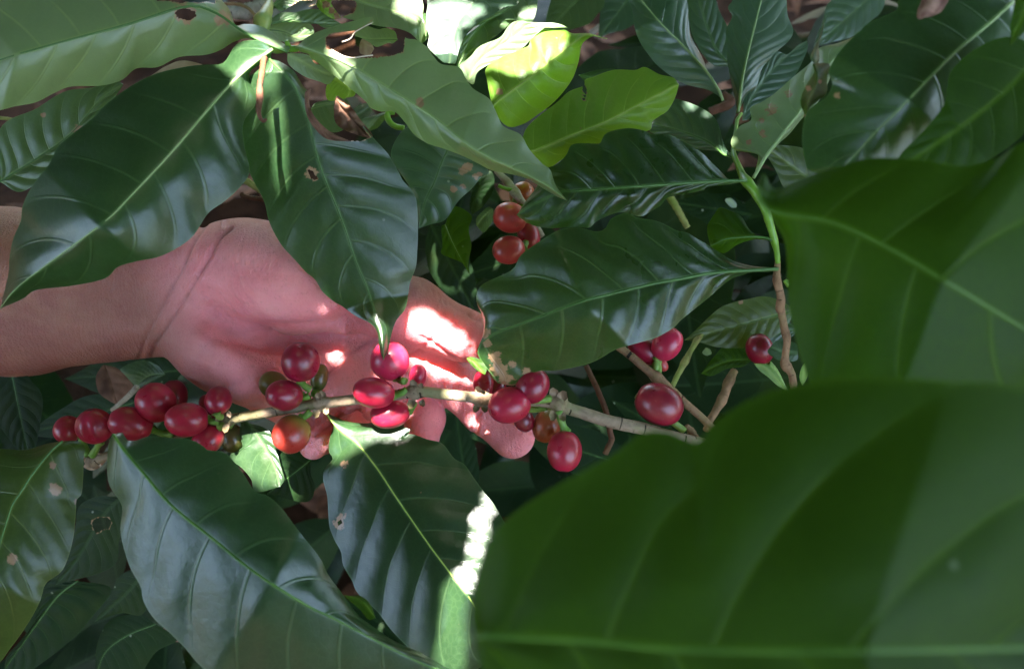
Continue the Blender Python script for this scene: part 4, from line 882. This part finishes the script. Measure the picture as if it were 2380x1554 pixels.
leaf(P('tA 700,760 520,900 330,1150 150,1400 40,1560'), P('tA 520,740 400,830 320,1100 180,1300 60,1440'), P('tA 1000,830 830,1080 650,1280 400,1480 200,1600'), (372, 378, 384), 'deep', 'long navy shaded leaf along the bottom left', seed=62, ribw=(1, .5), pk=1.8)
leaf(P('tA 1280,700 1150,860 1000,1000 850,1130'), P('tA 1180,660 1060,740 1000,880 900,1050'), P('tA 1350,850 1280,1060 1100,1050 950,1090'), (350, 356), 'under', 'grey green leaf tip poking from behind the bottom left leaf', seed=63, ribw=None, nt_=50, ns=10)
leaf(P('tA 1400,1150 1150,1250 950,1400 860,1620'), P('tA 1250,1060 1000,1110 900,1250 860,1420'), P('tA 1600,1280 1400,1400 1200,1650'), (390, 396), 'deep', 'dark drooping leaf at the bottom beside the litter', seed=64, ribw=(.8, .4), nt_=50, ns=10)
q((640, 1360), (340, 1500), 50, 60, (420, 430), 0, 'dry', label='brown dead leaf on the ground at the bottom', ribw=None, name='dry_leaf', nt_=30, ns=6, seed=65)
# middle gaps
leaf(P('hC 810,270 780,340 720,480 640,690 540,900 470,1200'), P('hC 500,60 300,110 170,330 200,480 380,760 450,1000 460,1120'), P('hC 1000,300 1240,560 1150,640 1050,760 900,900 760,1100 600,1150 490,1190'),
     (312, 318, 322, 322), 'blue', 'violet tinted leaf with brown scabs under the eaten leaf', seed=66, nv=7, pk=1.1, ribw=(.9, .3), spots=[(1085, 388, 12), (1075, 398, 10), (1105, 410, 8), (1055, 440, 9), (1075, 432, 7), (1115, 405, 6)])
leaf(P('hC 1140,640 1150,760 1080,900 1050,1050'), P('hC 1250,560 1300,640 1280,800 1180,950'), P('hC 1100,700 1050,820 1030,950'), (360, 366), 'deep', 'narrow blue black leaf beside the coral cherries', seed=67, ribw=None, nt_=40, ns=8)
leaf(P('hC 760,1150 820,1300 900,1460 1030,1700'), P('hC 720,1180 730,1380 720,1470 850,1530 950,1580'), P('hC 850,950 1050,1050 1020,1200 1050,1380 1020,1550'), (338, 342, 346), 'fore', 'hanging leaf with a thin pale midrib above the thumb', seed=68, ribw=(.6, .3), ribmat='ribp', nt_=60, ns=12, nv=6)
leaf(P('hC 1290,980 1180,1080 1110,1170'), P('hC 1230,960 1120,1060 1100,1130'), P('hC 1300,1080 1240,1180 1180,1240'), (372, 376), 'mid', 'small green leaf left of the coral cherries', seed=69, ribw=(.5, .3), nt_=40, ns=8)
q((1330, 560), (1080, 640), 55, 70, (440, 450), 0, 'deep', label='near black leaf behind the lower coral cherry', ribw=None, seed=70, nt_=50, ns=10)
q((1000, 520), (1110, 740), 50, 55, (420, 430), 0, 'deep', label='dark leaf in the gap above the thumb', ribw=None, seed=71, nt_=50, ns=10)
q((1850, 720), (1590, 790), 60, 60, (352, 358), 0, 'old', label='dim brownish green leaf behind the scorched leaf', ribw=(.8, .4), seed=72, nt_=60, ns=10, spots=[(1722, 702, 6)])
q((1860, 765), (1640, 790), 30, 34, (370, 375), 0, 'dark', label='dark leaf above the single cherry', ribw=None, seed=73, nt_=50, ns=10)
leaf(P('sB 1740,640 1550,640 1400,690 1240,770'), P('sB 1700,540 1500,480 1350,620'), P('sB 1650,700 1500,720 1350,790'), (362, 366), 'fore', 'green leaf to the left of the single dark cherry', seed=74, ribw=(.5, .3), nt_=40, ns=8)
leaf(P('sB 2200,560 2050,550 1930,500'), P('sB 2180,470 2050,440 1970,450'), P('sB 2180,640 2020,640 1900,560'), (330, 332), 'dark', 'dark leaf tip overlapping the single cherry', seed=75, ribw=None, nt_=40, ns=8, pk=.3)
leaf(P('sB 1760,665 1880,720 1990,830 2090,940'), P('sB 1900,680 1980,760 2050,870'), P('sB 1820,740 1900,800 2000,890'), (342, 346), 'yellow', 'narrow bright green leaf below the single cherry', seed=76, ribw=None, nt_=40, ns=6, pk=.3)
leaf(P('sB 2290,640 2260,760 2245,890'), P('sB 2240,700 2215,790 2225,850'), P('sB 2305,680 2300,780 2270,850'), (330, 330), 'yellow', 'tiny sunlit leaf sliver beside the woody stem', seed=77, ribw=None, nt_=30, ns=6, pk=.1)
leaf(P('sB 1290,510 1330,580'), P('sB 1250,560 1290,590'), P('sB 1330,530 1345,570'), (380, 380), 'pale', 'tiny pale leaf chip lit in the dark gap', ribw=None, nt_=12, ns=4, nv=2, pk=.1, seed=78)
leaf(P('sA 1490,460 1550,500 1590,550'), P('sA 1480,490 1540,550'), P('sA 1540,460 1590,510'), (400, 402), 'pale', 'pale leaf chip in the gap left of the green stem', ribw=None, nt_=16, ns=4, nv=3, pk=.1, seed=79)
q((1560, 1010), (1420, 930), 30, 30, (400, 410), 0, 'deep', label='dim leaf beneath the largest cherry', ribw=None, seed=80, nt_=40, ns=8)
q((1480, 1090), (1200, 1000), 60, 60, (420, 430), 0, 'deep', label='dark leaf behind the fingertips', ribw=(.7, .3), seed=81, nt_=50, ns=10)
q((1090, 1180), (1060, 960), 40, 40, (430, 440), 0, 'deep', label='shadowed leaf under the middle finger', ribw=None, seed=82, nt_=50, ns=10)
q((1750, 500), (1560, 470), 40, 40, (400, 410), 0, 'deep', label='dim leaf behind the green stem', ribw=None, seed=83, nt_=50, ns=10)
q((2060, -40), (1890, 110), 50, 60, (480, 490), 0, 'blue', label='bluish blurred leaf at the top right centre', ribw=None, seed=84, nt_=50, ns=10)
leaf(P('c00 0,1270 300,1080 500,930 700,700 860,590'), P('c00 0,900 250,760 450,640 650,610 800,560'), P('c00 140,1340 300,1240 450,1060 640,900 830,640'), (312, 308, 304), 'mid', 'half hidden leaf behind the big pair at the left edge', seed=85, nv=8, pk=1.1, ribw=(1, .4), spots=[(180, 302, 12), (100, 268, 6)])
q((470, 150), (330, 190), 22, 22, (318, 320), 0, 'drypale', label='brown leaf scrap in the gap above the dark bluish leaf', ribw=None, name='dry_leaf', nt_=30, ns=6, seed=86)
q((2000, 500), (1760, 330), 60, 70, (335, 330), 0, 'old', label='faded olive leaf behind the green stem', ribw=(.7, .3), seed=87, nt_=50, ns=10)

# ------------------------------------------------------------------ added unseen leaf layers, cut open where sun patches should land
a1 = np.cross(SUN, np.array([0, 0, 1.])); a1 /= np.linalg.norm(a1); a2 = np.cross(SUN, a1)
def ab(p): p = np.asarray(p); return np.stack([p@a1, p@a2], -1)
HOLES = []
bpy.context.view_layer.update(); DG = bpy.context.evaluated_depsgraph_get()
def seen(x, y, d, tol):          # true distance of the surface seen at this place
    dr = W(x, y, 300.)-CAM; dr /= np.linalg.norm(dr)
    h = S.ray_cast(DG, Vector(CAM+dr*.02), Vector(dr))
    z = float((np.array(h[1])-CAM)@FW*1000) if h[0] else d
    return z if abs(z-d) < tol else d
MASKP = []; OFF = [RT*0., RT*.0022, -RT*.0022, UP*.0018, -UP*.0018]
def hole(s, d, tol=30, pp=None):
    pp = P(s) if pp is None else pp
    gx_, gy_ = np.meshgrid(np.arange(pp[:, 0].min(), pp[:, 0].max()+1, 2.5), np.arange(pp[:, 1].min(), pp[:, 1].max()+1, 2.5))
    gx_, gy_ = gx_.ravel(), gy_.ravel(); k = inpoly(gx_, gy_, pp); gx_, gy_ = gx_[k], gy_[k]
    z = np.array([seen(x, y, -1e6 if tol < 500 else d, 1e7) for x, y in zip(gx_, gy_)])
    ok = np.abs(z-d) < tol
    for i in np.where(ok)[0]:           # only where the sun is not already kept off by a leaf of the bush itself
        if any(S.ray_cast(DG, Vector(W(gx_[i], gy_[i], z[i])+SUN*.004+o_), Vector(SUN))[0] for o_ in OFF[:5 if tol == 30 else 1]): ok[i] = False
    if ok.any(): MASKP.append(ab(W(gx_[ok], gy_[ok], z[ok])))
hole('sE 700,760 790,640 830,610 1000,690 1180,600 1260,640 1220,780 900,760 860,900 750,910', 325)
hole('sE 1440,520 1650,505 1800,590 1910,670 1780,745 1640,735 1500,765 1350,650', 326)
hole('sE 1650,740 1760,800 1900,730 2030,720 2010,850 1900,870 1960,980 1930,1050 1800,1030 1700,900', 327)
hole('o 510,150 545,118 600,88 640,105 640,150 640,180 610,205 590,225 565,225 550,200 555,175', 276, 60)
hole('hB 300,120 420,40 640,20 760,60 900,90 890,150 770,180 760,260 620,280 610,400 640,480 560,600 570,700 400,640 300,500', 318, 60)
hole('hB 650,750 870,520 1100,420 1420,420 1430,500 1560,690 1250,810 1160,760 1020,720 900,780 830,920 1000,1080 1000,960 900,820', 312, 60)
hole('hB 1160,260 1300,230 1440,190 1480,90 1400,120 1330,230 1800,270 1810,420 1720,580 1600,630 1530,600 1490,480 1510,350 1360,420 1200,390', 314, 60)
hole('o 930,738 1000,738 1048,782 1052,850 1015,868 985,812 930,800', 326)
hole('hA 1950,-100 2200,-60 2200,120 2110,200 1900,100', 322, 60)
hole('hA 690,220 1000,300 980,380 830,400 760,300', 328, 60)
hole('hE 440,525 582,530 510,635', 308)
hole('hD 1110,650 1300,740 1500,790 1760,735 2070,860 1900,915 1700,920 1560,950 1450,1030 1250,1170 1160,1110', 306)
hole('tB 1860,170 1915,150 1910,330 1865,480 1820,640 1780,780 1720,900 1710,1100 1700,1554 1500,1554 1560,1100 1570,830 1640,760 1640,720 1700,690 1770,700 1820,420', 292)
hole('tB 1925,0 1975,40 1970,130 1935,120', 292)
hole('hD 150,820 480,850 600,1000 600,1300 640,1430 450,1450 300,1350 60,1150', 320)
hole('sE 1400,800 1480,850 1530,930 1530,980 1460,960 1400,880', 310)
hole('sB 1700,640 2000,650 2090,930 1990,900 1850,740', 344); hole('sB 2060,600 2330,620 2300,900 2140,940', 328)
hole('sE 2070,910 2290,960 2290,1110 2100,1100', 296); hole('hA 1130,440 1500,440 1420,640 1200,620', 700, 600)
NH = len(MASKP)
for (x, y, r, d) in [(1610, 232, 17, 900), (1650, 258, 7, 900), (1675, 360, 8, 850), (1298, 5, 22, 1150), (1265, 32, 10, 1150), (1375, 32, 6, 1100), (1405, 108, 8, 1050), (1440, 125, 9, 1050), (1460, 90, 7, 1050), (1345, 165, 8, 1050), (1325, 100, 7, 1000)]:
    th = np.linspace(0, 6.28, 9)[:-1]; pp = np.stack([x+r*np.cos(th)*(1+.3*np.sin(th*2)), y+r*np.sin(th)], 1)
    hole('', d, 600, pp)
rc = np.random.default_rng(21)
HA = np.vstack(MASKP[:NH]); lo_, hi_ = HA.min(0), HA.max(0)
MO = np.vstack(MASKP).min(0)-.01; MS = .0009
MK = np.zeros(((np.vstack(MASKP).max(0)-MO)/MS).astype(int)+14, bool)
for q_ in MASKP:
    ij = ((q_-MO)/MS).astype(int)
    r_ = 1 if np.abs(q_).max() < 9 else 1
    for di in (-1, 0, 1):
        for dj in (-1, 0, 1): MK[ij[:, 0]+di, ij[:, 1]+dj] = True
def masked(q2):
    ij = np.floor((q2-MO)/MS).astype(int); k = ((ij >= 0) & (ij < np.array(MK.shape))).all(1)
    r = np.zeros(len(q2), bool); r[k] = MK[ij[k, 0], ij[k, 1]]; return r
def sun_blocker(bounds, step, t0, Ln, Wd, res, keepp=1.0, clear=None):
    Vs, Fs, off = [], [], 0; atts = []
    a_ = np.arange(bounds[0], bounds[1], step[0]); b_ = np.arange(bounds[2], bounds[3], step[1])
    for i, A_ in enumerate(a_):
        for j, B_ in enumerate(b_):
            if rc.uniform() > keepp: continue
            ca, cb = A_+rc.uniform(-.3, .3)*step[0], B_+rc.uniform(-.3, .3)*step[1]+(i % 2)*step[1]*.5
            if clear and clear[0] < ca < clear[1] and clear[2] < cb < clear[3]: continue
            c = a1*ca+a2*cb+SUN*(t0+(rc.uniform(-.02, .03)+.008*(j % 3)))
            an = rc.uniform(-.5, .5); ax = a1*math.cos(an)+a2*math.sin(an)+SUN*rc.uniform(-.25, .25)
            nr = SUN+a1*rc.uniform(-.25, .25)+a2*rc.uniform(-.25, .25)
            V, F, at = card(c, ax, nr, Ln*rc.uniform(.9, 1.15), Wd*rc.uniform(.9, 1.15), rc.uniform(-.3, .3), *res, rc)
            q2 = ab(V[F].mean(1)); keep = np.ones(len(F), bool)
            keep &= ~masked(q2)
            if not keep.any(): continue
            Vs.append(V); Fs.append(F[keep]+off); off += len(V); atts.append(at)
    return Vs, Fs, off, atts
SC = SUN@CAM
V1 = sun_blocker((lo_[0]-.13, hi_[0]+.13, lo_[1]-.13, hi_[1]+.13), (.050, .030), SC+.10, .110, .030, (84, 46))  # added fine layer, opened where sun should reach hand and leaves
o = mk('added_sun_blocker', np.vstack(V1[0]), np.vstack(V1[1]).tolist(), M['mid'], attrs={k: np.concatenate([a[k] for a in V1[3]]) for k in ('vph', 'rib', 'side', 'dmg')})
o['kind'] = 'stuff'; o['label'] = 'added leaves out of view, holes cut to place the sun patches'
g0 = ab(W(np.array([-300, 2700, -300, 2700, 1200]), np.array([-500, -500, 1900, 1900, 700]), np.array([1500., 1500, 900, 900, 300])))
V2 = sun_blocker((g0[:, 0].min()-.1, g0[:, 0].max()+.1, g0[:, 1].min()-.1, g0[:, 1].max()+.15), (.10, .055), SC+.45, .20, .05, (12, 8), .90, (lo_[0]-.10, hi_[0]+.10, lo_[1]-.10, hi_[1]+.10))  # added coarse layer, there to keep sun off the background
o = mk('added_sun_blocker', np.vstack(V2[0]), np.vstack(V2[1]).tolist(), M['mid'], attrs={k: np.concatenate([a[k] for a in V2[3]]) for k in ('vph', 'rib', 'side', 'dmg')})
o['kind'] = 'stuff'; o['label'] = 'added coarser leaves out of view that keep sun off the background'

# unseen leaves added behind and beside the camera to darken the low sky
def bush(n, seed, r0, r1, az0, az1, z0, z1):
    r = np.random.default_rng(seed); Vs, Fs, off, at = [], [], 0, []
    for i in range(n):
        a = math.radians(r.uniform(az0, az1)); R_ = r.uniform(r0, r1); z = r.uniform(z0, z1)
        c = np.array([R_*math.cos(a), .2+R_*math.sin(a), z]); ax = np.array([r.uniform(-1, 1), r.uniform(-1, 1), r.uniform(-.9, .2)])
        V, F, t_ = card(c, ax, np.array([r.uniform(-.6, .6)-math.cos(a)*.5, r.uniform(-.6, .6)-math.sin(a)*.5, .9]), r.uniform(.12, .2), r.uniform(.028, .042), r.uniform(-.5, .2), 10, 7, r)
        Vs.append(V); Fs.append(F+off); off += len(V); at.append(t_)
    o = mk('added_low_sky_blocker', np.vstack(Vs), np.vstack(Fs).tolist(), M['dark'], attrs={k: np.concatenate([q_[k] for q_ in at]) for k in at[0]})
    o['kind'] = 'stuff'; o['label'] = 'added leaf wall out of view that cuts the low sky light'
bush(1100, 5, .85, 1.3, 150, 390, .0, .75)
def dome(n, seed, thr, f):  # unseen leaf dome added so gaps of sky give patchy gloss
    r = np.random.default_rng(seed); Vs, Fs, off, at = [], [], 0, []
    ks = r.normal(size=(9, 3)); ks /= np.linalg.norm(ks, axis=1)[:, None]; phs = r.uniform(0, 6.28, 9); C0 = np.array([0, .2, .55])
    while len(Vs) < n:
        d = r.normal(size=3); d /= np.linalg.norm(d)
        if d[2] < .05: continue
        v = np.sin(d@ks.T*f+phs).mean()
        if v < thr: continue
        R_ = r.uniform(1.25, 1.7); c = C0+d*R_
        e = ab(c)
        if d@SUN > 0 and (e > lo_-.13).all() and (e < hi_+.13).all(): continue      # the opening the sun comes through
        ax = r.normal(size=3)*np.array([1, 1, .5]); nr = d+r.normal(size=3)*.45
        V, F, t_ = card(c, ax, nr, r.uniform(.14, .22), r.uniform(.032, .05), r.uniform(-.5, .2), 8, 5, r)
        Vs.append(V); Fs.append(F+off); off += len(V); at.append(t_)
    o = mk('added_sky_blocker', np.vstack(Vs), np.vstack(Fs).tolist(), M['dark'], attrs={k: np.concatenate([q_[k] for q_ in at]) for k in at[0]})
    o['kind'] = 'stuff'; o['label'] = 'added leaf dome out of view, its sky gaps shaping the leaf sheen'
dome(4600, 11, -.06, 6.)
